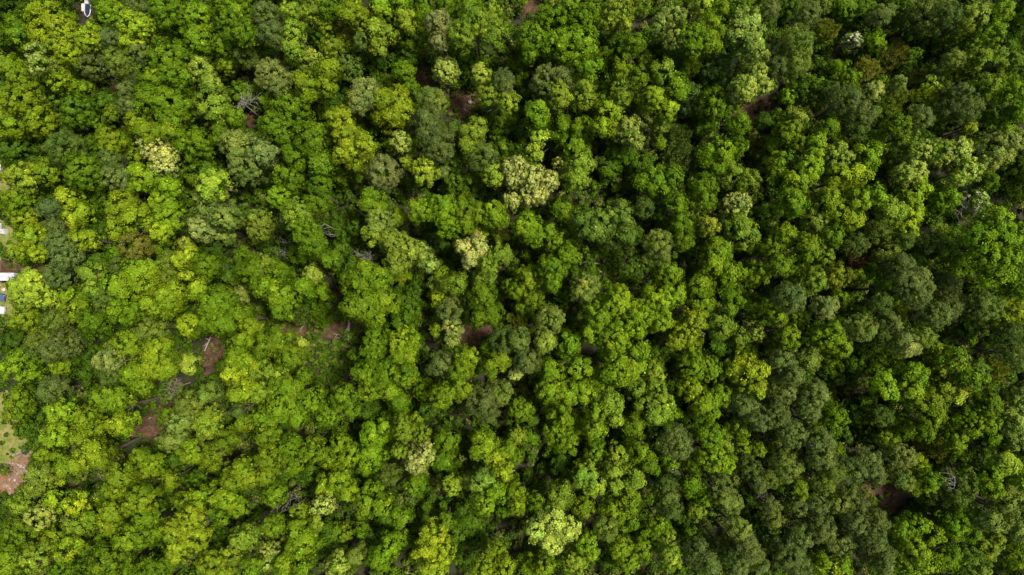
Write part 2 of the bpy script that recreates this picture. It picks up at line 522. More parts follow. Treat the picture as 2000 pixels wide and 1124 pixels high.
# ------------------------------------------------------------------ the trees: kind, leaf colour, height | lobes x,y,z,radius in metres | label
TREES = """B y 15.9 -95.3,56.2,11.1,3.16 -97.8,53.5,10.1,2.83|twin-domed yellow-green tree, first of its look in distance from the small white boat
B Y 18.8 -90.9,51.7,13.4,2.77 -91.4,48.7,15.1,1.88 -88.4,46.8,16.0,1.87*y -84.8,51.7,14.9,1.69*y -85.1,49.6,15.8,2.04*y|many-domed golden-green tree standing beside the small white boat
B g 14.5 -102.1,52.8,10.4,3.00|broad round mid-green tree, first such from the white trailer roof toward the top edge
B y 15.2 -93.6,45.1,11.8,2.28 -93.9,42.8,11.3,1.94|twin-domed yellow-green tree, first such from the small white boat toward the white trailer roof
F p 20.9 -93.5,44.3,17.7,2.01 -93.7,46.7,18.3,1.34|twin-domed pale flowering tree, alone of its look near the small white boat
B gy 14.7 -104.2,46.2,11.6,2.28|round bright green tree, first such from the white trailer roof toward the top edge
B y 19.5 -99.0,41.8,14.4,2.41 -101.1,37.9,14.7,2.57 -98.6,38.9,13.7,2.08|three-domed yellow-green tree, first such from the white trailer roof toward the top edge
P o 15.5 -86.8,46.0,11.9,2.62|round olive-grey pine, first such from the small white boat toward the broad spring-yellow crown
P oy 20.7 -78.1,44.8,17.1,2.52|round olive-yellow pine, first such from the small white boat toward the cream crown above yard
P t 16.2 -81.8,50.8,13.4,2.08|round slate-green pine, alone of its look near the small white boat
S gy 11.4 -90.4,42.2,8.7,1.97|round bright green sapling, first such from the small white boat toward the broad spring-yellow crown
B y 15.7 -98.4,35.1,10.5,3.17 -104.4,34.4,9.2,3.03|twin-domed yellow-green tree, first such from the broad spring-yellow crown toward the top edge
B dg 14.6 -90.4,36.9,10.3,3.18|broad round deep green tree, alone of its look near the cream crown above yard
U d 9.6 -94.7,34.8,6.3,2.55|round dark green understorey tree, second such from the small white boat toward the rubble bank
S d 12.2 -85.7,38.8,9.4,2.14|round dark green sapling, first of its look in distance from the cream crown above yard
S gy 11.7 -84.0,36.3,9.4,1.71|round bright green sapling, first of its look in distance from the cream crown above yard
P o 20.0 -76.3,38.9,17.1,1.88 -76.4,35.9,17.1,1.85|twin-domed olive-grey pine, first such from the cream crown above yard toward the small white boat
P o 15.2 -77.7,43.1,12.8,1.74|small round olive-grey pine, first such from the round golden-olive tree toward the small white boat
B y 18.4 -80.9,29.9,14.5,2.74|broad round yellow-green tree, first of its look in distance from the cream crown above yard
S dg 11.3 -87.9,30.0,8.6,1.97|round deep green sapling, second such from the small white boat toward the bottom edge
P do 18.5 -90.5,28.1,13.7,3.44|broad round dark olive pine, first such from the small white boat toward the rubble bank
U d 8.7 -107.4,30.4,4.6,3.13|round dark green understorey tree, first such from the white trailer roof toward the top edge
B yl 17.3 -100.3,22.7,12.6,2.76 -96.4,24.1,11.1,2.81*y|twin-domed lime-green tree, first such from the broad spring-yellow crown toward the top edge
B g 19.4 -86.1,23.4,14.6,3.42|broad round mid-green tree, first such from the small white boat toward the bottom edge
P o 17.0 -80.4,22.4,13.1,2.77|broad round olive-grey pine, first of its look in distance from the cream crown above yard
P od 17.8 -80.8,26.2,15.2,1.88|small round dark olive pine, first of its look in distance from the small white boat
B g 17.2 -81.1,55.8,13.5,2.66|round mid-green tree standing beside the small white boat
P o 20.0 -73.8,55.7,17.1,2.02|round olive-grey pine, first such from the small white boat toward the white-speckled tree
B y 21.1 -74.5,52.4,15.9,3.05 -76.2,49.4,15.3,2.05|twin-domed yellow-green tree, first such from the small white boat toward the big cream-blossomed crown
S y 11.6 -74.6,52.4,8.7,2.15|round yellow-green sapling, first such from the cream crown above yard toward the top edge
P o 16.8 -74.8,47.4,14.2,1.90|small round olive-grey pine, first such from the small white boat toward the fallen forked bole
B g 19.3 -69.6,55.8,15.0,3.07|broad round mid-green tree, first such from the cream crown above yard toward the top edge
B g 18.2 -64.5,55.0,11.9,3.49 -63.6,50.4,14.0,2.92|twin-domed mid-green tree, first such from the small white boat toward the white-speckled tree
U dg 9.7 -72.4,55.1,6.6,2.36|round deep green understorey tree, first such from the small white boat toward the white-speckled tree
B g 23.5 -55.2,55.4,16.5,3.70 -55.1,51.6,16.1,3.38 -51.9,49.4,19.7,1.98|three-domed mid-green tree, first such from the bare tree by dark gap toward the top edge
S g 12.6 -63.5,49.5,10.4,1.60|round mid-green sapling, first such from the small white boat toward the big cream-blossomed crown
B g 16.9 -58.3,49.2,14.0,2.07|round mid-green tree, first such from the white-speckled tree toward the small white boat
B g 22.2 -68.1,45.6,15.5,3.73 -71.5,42.1,15.4,3.06 -67.5,42.2,15.0,3.07|three-domed mid-green tree, first such from the small white boat toward the fallen forked bole
B g 21.3 -72.8,37.6,15.5,2.72 -68.1,36.3,16.4,3.37 -67.8,33.4,16.4,2.03|three-domed mid-green tree, first such from the cream crown above yard toward the top edge
S y 12.1 -68.1,40.4,10.2,1.35|round yellow-green sapling, first such from the small white boat toward the fallen forked bole
S y 14.4 -66.7,38.0,9.9,1.50 -65.1,35.8,12.3,0.88|twin-headed yellow-green sapling, alone of its look near the bare tree by dark gap
F l 18.8 -63.0,44.2,13.4,2.42 -60.3,40.8,16.1,1.87|twin-domed pale green flowering tree, alone of its look near the bare tree by dark gap
S y 12.7 -59.6,46.8,9.8,2.13|round yellow-green sapling, second such from the small white boat toward the big cream-blossomed crown
P od 16.2 -54.6,47.2,12.6,2.61|round dark olive pine, first such from the small white boat toward the cream-topped tall crown
B gl 17.9 -60.4,37.2,13.4,3.11 -58.9,35.1,12.7,2.09 -55.4,34.5,15.5,1.40*g|three-domed light green tree standing beside the bare tree by dark gap
U dg 8.4 -58.0,42.1,5.2,2.39|round deep green understorey tree standing beside the bare tree by dark gap
B y 21.0 -75.1,33.2,15.3,2.22 -72.0,30.7,17.9,2.01 -67.8,30.9,17.0,1.86|three-domed yellow-green tree standing beside the cream crown above yard
F c 21.4 -71.9,28.6,14.5,3.08 -69.0,26.7,16.1,2.04 -69.5,24.4,15.5,2.39|three-domed cream flowering tree, alone of its look near the cream crown above yard
S y 11.3 -79.2,27.8,9.1,1.61|round yellow-green sapling standing beside the cream crown above yard
S g 11.9 -80.7,30.9,9.6,1.71|round mid-green sapling standing beside the cream crown above yard
B g 17.0 -65.0,29.1,12.4,3.30|broad round mid-green tree standing beside the cream crown above yard
U dg 11.8 -65.7,24.8,7.0,3.61|round deep green understorey tree, first such from the red litter strip toward the top edge
B gl 20.6 -59.1,20.5,16.3,3.04|broad round light green tree, alone of its look near the round golden-olive tree
B g 14.7 -59.1,31.5,11.1,2.64|round mid-green tree standing beside the bare tree by dark gap
B tl 19.0 -55.3,28.5,13.0,3.80 -54.1,24.7,13.4,3.45|twin-domed silvery green tree, first such from the fallen forked bole toward the small white boat
B gy 20.5 -73.6,22.1,14.6,2.91 -68.2,20.1,16.8,2.03*g|twin-domed bright green tree standing beside the cream crown above yard
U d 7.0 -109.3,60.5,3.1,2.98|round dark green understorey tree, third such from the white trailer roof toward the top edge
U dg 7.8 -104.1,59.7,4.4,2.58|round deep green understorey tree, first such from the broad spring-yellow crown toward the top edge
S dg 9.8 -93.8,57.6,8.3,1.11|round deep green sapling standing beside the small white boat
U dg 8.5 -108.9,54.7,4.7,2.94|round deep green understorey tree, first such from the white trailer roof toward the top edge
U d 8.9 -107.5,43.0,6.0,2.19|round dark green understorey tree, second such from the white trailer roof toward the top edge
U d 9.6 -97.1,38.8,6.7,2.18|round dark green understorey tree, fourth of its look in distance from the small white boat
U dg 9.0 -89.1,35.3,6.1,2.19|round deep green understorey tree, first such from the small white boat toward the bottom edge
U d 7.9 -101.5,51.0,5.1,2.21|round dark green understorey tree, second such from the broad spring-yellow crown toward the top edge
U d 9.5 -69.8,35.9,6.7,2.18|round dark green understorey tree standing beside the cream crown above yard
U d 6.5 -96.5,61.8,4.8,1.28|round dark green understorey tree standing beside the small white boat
P ot 23.8 -48.3,53.6,18.1,2.34 -47.3,50.1,17.6,2.51|twin-domed grey-green pine, first such from the round golden-olive tree toward the top edge
B gl 23.1 -43.2,53.9,19.6,1.66 -42.6,50.4,18.8,2.16 -42.5,46.3,20.2,1.81|three-domed light green tree, first such from the small white boat toward the bare pale snag
B yl 16.9 -41.3,55.7,14.3,1.90|small round lime-green tree, first such from the small white boat toward the white blossom tree
B g 13.7 -38.2,58.2,10.6,2.30|round mid-green tree, first such from the fallen forked bole toward the top edge
S y 10.9 -39.4,55.2,8.5,1.80|round yellow-green sapling, second such from the fallen forked bole toward the top edge
U dg 8.2 -40.8,53.9,5.1,2.39|round deep green understorey tree, first such from the white-speckled tree toward the small white boat
Z by 8.4 -35.2,53.4,5.5,2.20|round tawny yellow thin sapling, first such from the fallen forked bole toward the top edge
P od 15.9 -30.7,50.1,13.6,1.66|small round dark olive pine, first such from the bare twig bush toward the top edge
B y 15.4 -33.2,56.1,12.3,2.27 -30.8,54.8,12.1,2.10|twin-domed yellow-green tree, first such from the bare twig bush toward the top edge
S y 10.7 -33.4,59.9,8.5,1.62|round yellow-green sapling, second such from the bare twig bush toward the top edge
B yl 17.6 -27.4,51.3,14.8,1.89 -27.6,49.4,12.5,1.75 -24.8,51.6,13.9,1.32|three-domed lime-green tree, first such from the small white boat toward the bare pale snag
B g 16.7 -26.4,57.1,12.8,2.26 -23.0,58.3,13.0,1.91|twin-domed mid-green tree, second of its look in distance from the white-speckled tree
B yl 15.6 -21.6,54.9,12.5,2.27|round lime-green tree, first such from the small white boat toward the white blossom tree
S dg 9.8 -25.3,57.1,7.6,1.63|round deep green sapling, first such from the small white boat toward the white blossom tree
U dg 11.1 -20.6,52.3,7.0,3.07|round deep green understorey tree, second of its look in distance from the white-speckled tree
B q 22.2 -14.6,52.0,17.2,2.52 -14.5,48.4,18.3,1.67|twin-domed pale olive tree, alone of its look near the white-speckled tree
W lp 15.1 -13.8,44.9,11.3,2.79|round green crown speckled all over with pale leaf tips beside a black soil gap
B g 16.8 -17.7,57.5,13.1,1.91 -13.2,57.9,13.1,2.08|twin-domed mid-green tree, first such from the white-speckled tree toward the top edge
B gl 23.8 -9.6,49.0,19.7,2.47 -7.2,51.9,19.9,2.63 -3.7,49.8,17.6,2.35|three-domed light green tree, first such from the round cream crown toward the top edge
B gl 19.3 -4.0,54.7,16.1,1.93 -7.9,56.8,14.8,2.06*g|twin-domed light green tree, first such from the round cream crown toward the top edge
U dg 8.9 -9.9,48.5,4.3,3.50|round deep green understorey tree, first such from the white-speckled tree toward the bare pale snag
B l 16.2 -6.1,43.1,13.6,1.90|small round pale green tree standing beside the white-speckled tree
P o 20.9 -1.7,40.8,17.8,2.18|round olive-grey pine, first such from the white-speckled tree toward the pale flowering crown
B yl 21.5 -4.9,38.2,16.8,1.86 -0.8,36.7,17.9,2.01|twin-domed lime-green tree, first such from the white-speckled tree toward the cream-topped tall crown
U dg 10.9 -3.6,37.6,6.6,2.91 -2.2,35.0,5.7,2.20|twin-headed deep green understorey tree, first such from the white-speckled tree toward the dark fallen-branch glade
P op 20.9 -48.4,43.2,14.0,3.26 -46.1,39.6,17.5,1.68|twin-domed pale olive pine standing beside the bare tree by dark gap
B l 15.1 -41.7,46.5,11.6,2.52|round pale green tree, first such from the white-speckled tree toward the small white boat
S yl 13.5 -37.4,49.7,10.9,1.94|round lime-green sapling, first such from the white-speckled tree toward the small white boat
B y 24.2 -35.6,42.8,19.0,1.83 -36.6,39.4,18.9,2.00 -40.4,39.3,18.1,2.50|three-domed yellow-green tree, first such from the bare tree by dark gap toward the white-speckled tree
U do 11.4 -34.6,46.7,7.8,2.70|round dark olive understorey tree, alone of its look near the white-speckled tree
U d 8.3 -30.1,49.1,5.2,2.39|round dark green understorey tree, second such from the white-speckled tree toward the small white boat
P tp 19.9 -29.4,39.2,14.8,2.91 -30.3,36.6,17.5,1.68|twin-domed pale grey-green pine, alone of its look near the white-speckled tree
B g 13.2 -22.3,44.9,10.4,2.11|small round mid-green tree standing beside the white-speckled tree
S g 11.5 -21.5,42.4,9.1,1.78|round mid-green sapling standing beside the white-speckled tree
B Y 18.5 -26.3,38.2,13.8,1.90 -23.7,38.2,12.3,2.44 -22.1,35.4,14.1,2.24 -24.7,34.3,12.6,2.26|many-domed golden-green tree, first such from the white-speckled tree toward the round golden-olive tree
S g 13.5 -27.8,35.1,11.4,1.59|round mid-green sapling, first such from the round golden-olive tree toward the white-speckled tree
P ol 21.5 -15.7,37.0,17.7,2.68|broad round light olive pine standing beside the white-speckled tree
P o 22.7 -16.7,32.9,18.2,2.67 -14.7,28.0,17.2,3.35 -16.6,29.7,19.2,1.99|three-domed olive-grey pine, first such from the white-speckled tree toward the cream-patched lime tree
P od 15.4 -12.2,32.6,12.8,1.92|small round dark olive pine, first such from the white-speckled tree toward the round cream crown
F pl 18.3 -22.2,29.2,15.4,2.05|round pale lime flowering tree, first such from the white-speckled tree toward the fallen forked bole
S yl 13.1 -21.7,26.7,11.1,1.48|round lime-green sapling, first such from the white-speckled tree toward the bare twig bush
B yl 19.2 -17.5,23.2,15.6,2.55|round lime-green tree, first such from the white-speckled tree toward the cream-patched lime tree
S o 11.5 -14.3,24.1,9.7,1.36|round olive-grey sapling, first such from the big cream-blossomed crown toward the cream crown above yard
B g 22.5 -44.3,35.6,14.8,3.75 -46.9,32.0,19.0,2.25 -45.5,30.5,16.9,2.53|three-domed mid-green tree standing beside the bare tree by dark gap
B g 24.3 -39.5,29.3,17.3,3.18 -37.2,24.1,19.1,1.99|twin-domed mid-green tree, first such from the white-speckled tree toward the broad spring-yellow crown
B g 20.6 -42.9,26.2,16.5,2.53 -44.8,22.2,13.7,3.27|twin-domed mid-green tree, first such from the cream crown above yard toward the big cream-blossomed crown
U dg 9.1 -39.6,37.6,5.4,2.75|round deep green understorey tree, first such from the fallen forked bole toward the top edge
S y 13.2 -34.7,33.8,10.8,1.77|round yellow-green sapling, first such from the fallen forked bole toward the top edge
B Y 26.1 -32.8,32.1,21.6,2.28 -31.3,28.8,21.3,2.44 -30.4,26.3,19.2,2.81 -32.6,25.7,21.3,1.80 -27.7,26.9,23.2,1.61|many-domed golden-green tree, first such from the round golden-olive tree toward the white-speckled tree
P q 17.3 -26.4,23.8,12.5,3.47|broad round pale olive pine, alone of its look near the fallen forked bole
S gy 11.1 -35.7,23.4,8.7,1.79|round bright green sapling, first such from the fallen forked bole toward the top edge
S g 13.4 -32.1,23.9,11.1,1.69|round mid-green sapling, first such from the bare twig bush toward the top edge
B g 21.2 -38.0,20.4,17.1,2.52 -39.3,17.5,15.1,2.56|twin-domed mid-green tree standing beside the fallen forked bole
B ot 20.3 -49.3,27.2,16.4,2.70|broad round grey-green tree, alone of its look near the bare tree by dark gap
S g 12.3 -51.2,38.6,10.3,1.49|round mid-green sapling standing beside the bare tree by dark gap
U t 9.5 -53.9,25.0,6.6,2.18|round slate-green understorey tree, alone of its look near the round golden-olive tree
B yl 19.4 -7.8,31.1,15.9,2.21 -8.9,28.2,17.2,1.52 -6.7,32.9,14.5,1.38|three-domed lime-green tree, first such from the round cream crown toward the top edge
P od 19.8 -5.8,26.0,15.7,2.89|broad round dark olive pine, first such from the round cream crown toward the top edge
S d 11.3 -12.2,26.0,8.9,1.79|round dark green sapling, first such from the round cream crown toward the white-speckled tree
U dg 13.2 -12.2,22.5,8.0,2.88 -8.7,21.9,7.2,2.53|twin-headed deep green understorey tree, first such from the round cream crown toward the white-speckled tree
B yl 18.5 -3.6,22.4,15.5,2.12|round lime-green tree standing beside the big cream-blossomed crown
S dg 10.6 -1.8,29.1,8.0,1.98|round deep green sapling standing beside the big cream-blossomed crown
S pl 11.2 -0.4,25.7,9.0,1.61|round pale lime sapling standing beside the big cream-blossomed crown
U d 8.3 -29.4,31.0,5.4,2.20|round dark green understorey tree, first such from the white-speckled tree toward the red litter strip
U d 7.7 -37.5,39.9,5.3,1.84|round dark green understorey tree, second such from the fallen forked bole toward the top edge
U d 9.2 -21.9,49.1,6.4,2.19|round dark green understorey tree standing beside the white-speckled tree
U d 8.2 -33.4,49.4,5.3,2.20|round dark green understorey tree, first such from the small white boat toward the white-speckled tree
B g 20.0 3.7,49.6,15.3,3.06 3.4,46.9,14.9,1.72 7.8,48.4,16.1,2.04|three-domed mid-green tree, first such from the big cream-blossomed crown toward the top edge
B g 17.4 8.0,54.2,13.1,3.11|broad round mid-green tree, first such from the white blossom tree toward the small white boat
B g 20.6 11.7,55.9,14.3,2.58 14.3,53.6,15.5,2.72 16.4,56.0,15.0,2.05|three-domed mid-green tree, fourth of its look in distance from the white-speckled tree
B g 22.2 13.3,47.5,15.1,3.91 10.4,48.7,16.8,2.70 15.3,43.0,19.3,1.99|three-domed mid-green tree, first such from the white-speckled tree toward the white blossom tree
S g 12.1 18.9,48.3,9.7,1.78|round mid-green sapling, first such from the bare pale snag toward the white-speckled tree
B yl 19.6 21.1,55.2,15.8,2.72 19.4,53.4,14.9,1.65 22.4,51.8,17.4,1.21 25.9,56.5,15.6,1.88|many-domed lime-green tree, first such from the dark fallen-branch glade toward the top edge
U dg 10.5 22.9,51.7,6.7,2.90|round deep green understorey tree, third such from the dark fallen-branch glade toward the top edge
B g 22.1 24.3,47.7,18.6,1.73 24.8,41.5,17.7,2.01*gy 21.8,43.2,17.6,2.02*gy|three-domed mid-green tree, first such from the bare pale snag toward the white-speckled tree
S yl 12.4 24.5,48.8,10.7,1.28|round lime-green sapling, first such from the white-speckled tree toward the white blossom tree
S yl 11.0 28.2,48.2,8.6,1.80|round lime-green sapling, first such from the bare pale snag toward the white-speckled tree
B gl 20.1 30.0,43.3,16.3,2.20 32.9,39.5,16.4,2.03*g|twin-domed light green tree, first such from the pale flowering crown toward the white-speckled tree
B lt 22.2 31.7,53.8,16.6,2.87 28.8,51.7,18.4,1.51 32.4,49.5,16.8,2.19|three-domed silvery green tree, first such from the white blossom tree toward the small white boat
B g 22.9 35.4,49.7,17.9,2.51 35.3,46.8,18.9,1.50 39.2,51.1,17.7,2.51*gy 38.7,47.9,18.7,1.83*gy|many-domed mid-green tree standing beside the bare pale snag
B yl 17.3 38.8,56.6,14.6,1.89|small round lime-green tree, first of its look in distance from the bare pale snag
B g 19.2 41.8,56.1,15.0,1.89 45.8,56.7,13.9,2.75|twin-domed mid-green tree, first such from the bare pale snag toward the top edge
B lt 23.3 46.4,51.9,17.2,2.86 47.2,48.4,16.6,2.87 43.9,50.2,17.9,1.84 47.5,46.0,20.2,1.65|many-domed silvery green tree, alone of its look near the bare pale snag
U dt 11.4 43.0,46.5,7.1,3.25|round cool dark green understorey tree, alone of its look near the bare pale snag
Z dy 10.9 37.8,47.4,8.0,2.16|round dim yellow-green thin sapling standing beside the bare pale snag
F lp 22.5 45.4,39.1,18.5,2.50 47.7,41.6,19.5,1.82 49.3,39.5,18.7,1.67|three-domed pale lime flowering tree standing beside the pale flowering crown
P o 18.2 6.9,42.1,13.0,3.29 9.9,42.3,15.1,2.05|twin-domed olive-grey pine, first such from the white-speckled tree toward the pale flowering crown
B yl 21.6 9.5,38.3,15.4,2.72 14.4,37.9,16.0,2.11 14.6,39.5,19.0,1.50|three-domed lime-green tree, first such from the white-speckled tree toward the pale three-domed crown
S g 14.5 18.7,41.1,10.0,1.85 18.6,38.4,12.1,1.47|twin-headed mid-green sapling, alone of its look near the big cream-blossomed crown
B yl 20.7 22.0,40.7,14.6,2.23 21.5,37.2,17.4,1.85|twin-domed lime-green tree, first such from the dark fallen-branch glade toward the top edge
B g 20.2 5.1,35.2,16.1,2.11 5.4,33.0,16.9,1.35|twin-domed mid-green tree, first such from the big cream-blossomed crown toward the top edge
B y 21.7 19.4,34.9,15.8,2.38 17.7,31.5,18.8,1.67|twin-domed yellow-green tree, first such from the dark fallen-branch glade toward the top edge
F lq 18.6 23.5,32.1,13.2,2.77 24.7,30.0,15.2,1.71|twin-domed pale sage flowering tree, alone of its look near the big cream-blossomed crown
B lt 14.2 27.4,35.0,11.5,2.04|small round silvery green tree, first such from the bare pale snag toward the log-strewn clearing
S g 11.6 26.1,38.8,9.2,1.72|round mid-green sapling, first such from the bare pale snag toward the fallen forked bole
B gy 20.7 27.9,37.2,17.3,2.35 31.2,35.2,16.2,2.04|twin-domed bright green tree, first such from the bare pale snag toward the big cream-blossomed crown
U dt 11.5 37.7,40.5,8.3,2.34 37.1,37.7,8.1,1.80|twin-headed cool dark green understorey tree, alone of its look near the bare pale snag
S l 12.6 30.9,33.8,10.2,1.78|round pale green sapling, first such from the pale flowering crown toward the big cream-blossomed crown
B g 17.7 41.4,37.1,13.4,3.11|broad round mid-green tree standing beside the pale flowering crown
S dg 10.1 40.9,34.6,7.5,1.99|round deep green sapling, first such from the bare pale snag toward the dark fallen-branch glade
B g 19.4 45.2,32.7,16.5,2.03|round mid-green tree standing beside the pale flowering crown
S d 11.5 52.5,35.1,9.7,1.38|round dark green sapling standing beside the pale flowering crown
B yl 20.8 5.3,29.3,18.5,1.40 4.4,26.6,17.7,1.61|twin-domed lime-green tree standing beside the big cream-blossomed crown
B g 17.5 10.2,32.5,11.3,2.81 13.9,31.8,13.0,2.60 12.5,28.6,13.2,2.77|three-domed mid-green tree, first such from the white-speckled tree toward the cream-topped tall crown
S g 11.7 15.7,34.5,9.6,1.61|round mid-green sapling, first such from the white-speckled tree toward the cream-topped tall crown
B gl 21.8 13.9,24.7,15.8,2.55 12.7,20.9,18.4,1.84|twin-domed light green tree, first such from the big cream-blossomed crown toward the pale flowering crown
F cb 14.7 10.1,25.4,12.4,1.68|small round creamy brown flowering tree, alone of its look near the big cream-blossomed crown
U dg 11.1 23.1,28.8,7.3,2.89|round deep green understorey tree, first such from the cream-topped tall crown toward the white-speckled tree
U dg 9.3 20.8,25.7,6.3,2.26|round deep green understorey tree, first such from the dark fallen-branch glade toward the top edge
S g 12.0 30.8,30.3,10.4,1.23|round mid-green sapling, first such from the pale flowering crown toward the round cream crown
Z do 8.6 36.0,32.9,5.2,2.57|round dark olive thin sapling, first such from the pale flowering crown toward the log-strewn clearing
B g 15.1 42.3,27.7,10.5,3.35|broad round mid-green tree, first such from the dark fallen-branch glade toward the white blossom tree
S g 13.0 47.1,29.3,10.5,1.84|round mid-green sapling, first such from the cream-topped tall crown toward the pale flowering crown
Z b 9.3 53.0,30.5,6.3,2.26|round tawny thin sapling, first such from the pale flowering crown toward the red soil pit
B gl 16.7 45.6,23.9,10.3,2.65 48.7,21.9,11.8,2.17|twin-domed light green tree, first such from the cream-topped tall crown toward the pale flowering crown
B g 20.6 38.1,20.1,16.9,2.43 38.5,17.9,14.4,2.57*gy|twin-domed mid-green tree standing beside the cream-topped tall crown
B g 19.0 29.0,21.5,11.8,3.32 32.3,21.5,14.2,2.41 32.8,17.1,15.3,1.88|three-domed mid-green tree, first such from the dark fallen-branch glade toward the bare pale snag
Z od 10.6 35.6,27.8,6.6,3.04|round dark olive thin sapling, first of its look in distance from the cream-topped tall crown
U d 10.3 27.1,25.9,7.5,2.17|round dark green understorey tree, first such from the cream-topped tall crown toward the white-speckled tree
U d 8.2 1.1,34.0,5.3,2.20|round dark green understorey tree, first such from the big cream-blossomed crown toward the top edge
U d 7.8 32.4,52.5,4.9,2.21|round dark green understorey tree, first such from the white-speckled tree toward the white blossom tree
U dg 9.1 1.5,46.9,6.2,2.19|round deep green understorey tree, first such from the big cream-blossomed crown toward the top edge
U d 8.1 34.2,49.4,5.3,2.20|round dark green understorey tree, first such from the bare pale snag toward the white-speckled tree
F c 20.3 3.6,21.6,15.5,3.06 1.2,24.3,18.1,1.41 -0.6,23.7,17.9,1.21 7.3,21.3,16.4,2.03 0.0,17.1,16.9,1.72 3.1,18.2,15.1,2.05 5.4,18.5,16.8,1.83 0.2,21.4,16.5,1.63|big cream-blossomed tree, the palest broad crown in the middle of the forest
F c 17.1 -8.8,8.0,13.4,1.98 -6.6,9.0,15.1,1.44 -10.0,8.3,14.4,1.45 -8.0,5.8,14.8,1.65 -6.2,7.6,13.2,1.25|compact round tree covered in cream blossom, standing over dark green neighbours
F wp 12.0 97.4,19.0,8.7,2.04 99.1,17.0,8.3,1.73 97.3,20.5,7.2,1.53|twiggy tree with whitish tufts of blossom above a black gap
U d 7.9 60.0,59.9,4.8,2.39|round dark green understorey tree, fourth of its look in distance from the white blossom tree
P o 20.1 58.7,54.2,16.8,2.36|round olive-grey pine, second of its look in distance from the white blossom tree
S oy 12.0 65.3,59.4,9.6,1.78|round olive-yellow sapling, first of its look in distance from the white blossom tree
Z by 9.5 67.1,55.2,6.6,2.26|round tawny yellow thin sapling standing beside the white blossom tree
P oy 24.2 56.1,47.7,18.5,3.16 55.5,43.5,19.6,2.15|twin-domed olive-yellow pine, alone of its look near the white blossom tree
P o 21.6 53.6,47.4,15.1,2.56 52.7,43.5,17.7,2.01|twin-domed olive-grey pine, first such from the bare pale snag toward the white blossom tree
P o 19.2 51.4,55.0,16.8,1.69|small round olive-grey pine, first of its look in distance from the bare pale snag
U dg 10.3 70.8,59.1,6.6,2.72|round deep green understorey tree, first such from the white blossom tree toward the top edge
U dg 10.2 74.4,59.1,6.4,2.91|round deep green understorey tree, first such from the russet sapling toward the top edge
F w 12.0 71.4,52.2,8.9,1.51 72.0,51.4,10.5,0.99|sparse small tree with white blossom clusters, set among dark green crowns
S g 10.8 76.9,52.0,8.6,1.62|round mid-green sapling, first of its look in distance from the white blossom tree
P o 14.8 76.0,56.2,12.0,2.10|round olive-grey pine, first of its look in distance from the white blossom tree
U dg 10.8 82.7,59.0,6.7,3.08|round deep green understorey tree, third of its look in distance from the white blossom tree
B ol 16.7 84.4,56.0,12.1,2.96 84.6,53.4,14.0,1.73|twin-domed light olive tree, first such from the golden dome sapling toward the top edge
P od 20.3 86.6,54.5,16.9,2.36|round dark olive pine, first of its look in distance from the golden dome sapling
B l 19.2 92.3,54.1,15.7,2.45|round pale green tree, first such from the white-topped twiggy tree toward the top edge
B g 21.3 94.9,50.4,17.1,2.36 96.6,54.7,17.7,2.01*gy|twin-domed mid-green tree, second of its look in distance from the golden dome sapling
U dg 8.9 108.9,57.8,5.3,2.75|round deep green understorey tree, sixth of its look in distance from the golden dome sapling
S g 12.0 95.9,51.0,9.7,1.71|round mid-green sapling, second such from the white-topped twiggy tree toward the top edge
S g 10.4 93.0,52.4,8.7,1.29|round mid-green sapling, second of its look in distance from the golden dome sapling
P ol 16.6 89.6,46.1,14.3,1.65|small round light olive pine, second of its look in distance from the golden dome sapling
B gl 20.3 93.7,46.0,14.0,2.48 100.0,45.2,13.1,3.12 96.5,46.1,16.3,1.70 94.6,40.2,16.2,2.37|many-domed light green tree, alone of its look near the golden dome sapling
U d 10.5 108.1,49.0,7.6,2.17|round dark green understorey tree, seventh of its look in distance from the golden dome sapling
Z b 9.7 81.4,49.9,5.8,2.92|round tawny thin sapling, second of its look in distance from the white blossom tree
Z b 8.9 76.1,47.0,6.1,2.12|round tawny thin sapling, first such from the white blossom tree toward the pale three-domed crown
S dg 9.5 84.9,49.2,7.2,1.74|round deep green sapling, first such from the golden dome sapling toward the top edge
S g 11.6 68.3,46.0,9.4,1.61|round mid-green sapling, first such from the white blossom tree toward the russet sapling
S g 12.3 70.2,43.7,9.8,1.85|round mid-green sapling, first such from the golden dome sapling toward the bare pale snag
U d 8.8 66.9,46.3,6.1,2.01|round dark green understorey tree, first such from the white blossom tree toward the log-strewn clearing
S g 11.2 63.7,42.9,8.9,1.72|round mid-green sapling, first such from the bare pale snag toward the golden dome sapling
S dg 11.3 60.2,41.8,8.9,1.79|round deep green sapling, first such from the pale flowering crown toward the golden dome sapling
P do 14.5 65.3,40.6,11.5,2.18|round dark olive pine, first such from the pale flowering crown toward the golden dome sapling
S g 10.7 64.4,38.6,9.0,1.26|round mid-green sapling, second such from the pale three-domed crown toward the bare pale snag
S g 10.4 58.3,40.2,8.5,1.44|round mid-green sapling standing beside the pale flowering crown
P op 16.7 73.3,39.9,14.0,1.90|small round pale olive pine, alone of its look near the golden dome sapling
P ol 14.1 79.7,42.0,11.7,1.76|small round light olive pine standing beside the golden dome sapling
Z by 7.9 87.6,44.7,5.1,2.21|round tawny yellow thin sapling standing beside the golden dome sapling
S gl 11.2 87.7,43.2,9.2,1.50|round light green sapling standing beside the golden dome sapling
S o 10.6 90.1,44.0,8.9,1.29|round olive-grey sapling standing beside the golden dome sapling
S y 12.2 92.1,44.3,10.1,1.60|round yellow-green sapling standing beside the golden dome sapling
S l 11.4 89.5,40.7,9.8,1.14|round pale green sapling standing beside the golden dome sapling
P ot 20.7 66.5,37.0,16.4,3.04|broad round grey-green pine, first such from the white blossom tree toward the russet sapling
P o 19.6 69.4,34.2,15.8,2.72|broad round olive-grey pine, first such from the white blossom tree toward the russet sapling
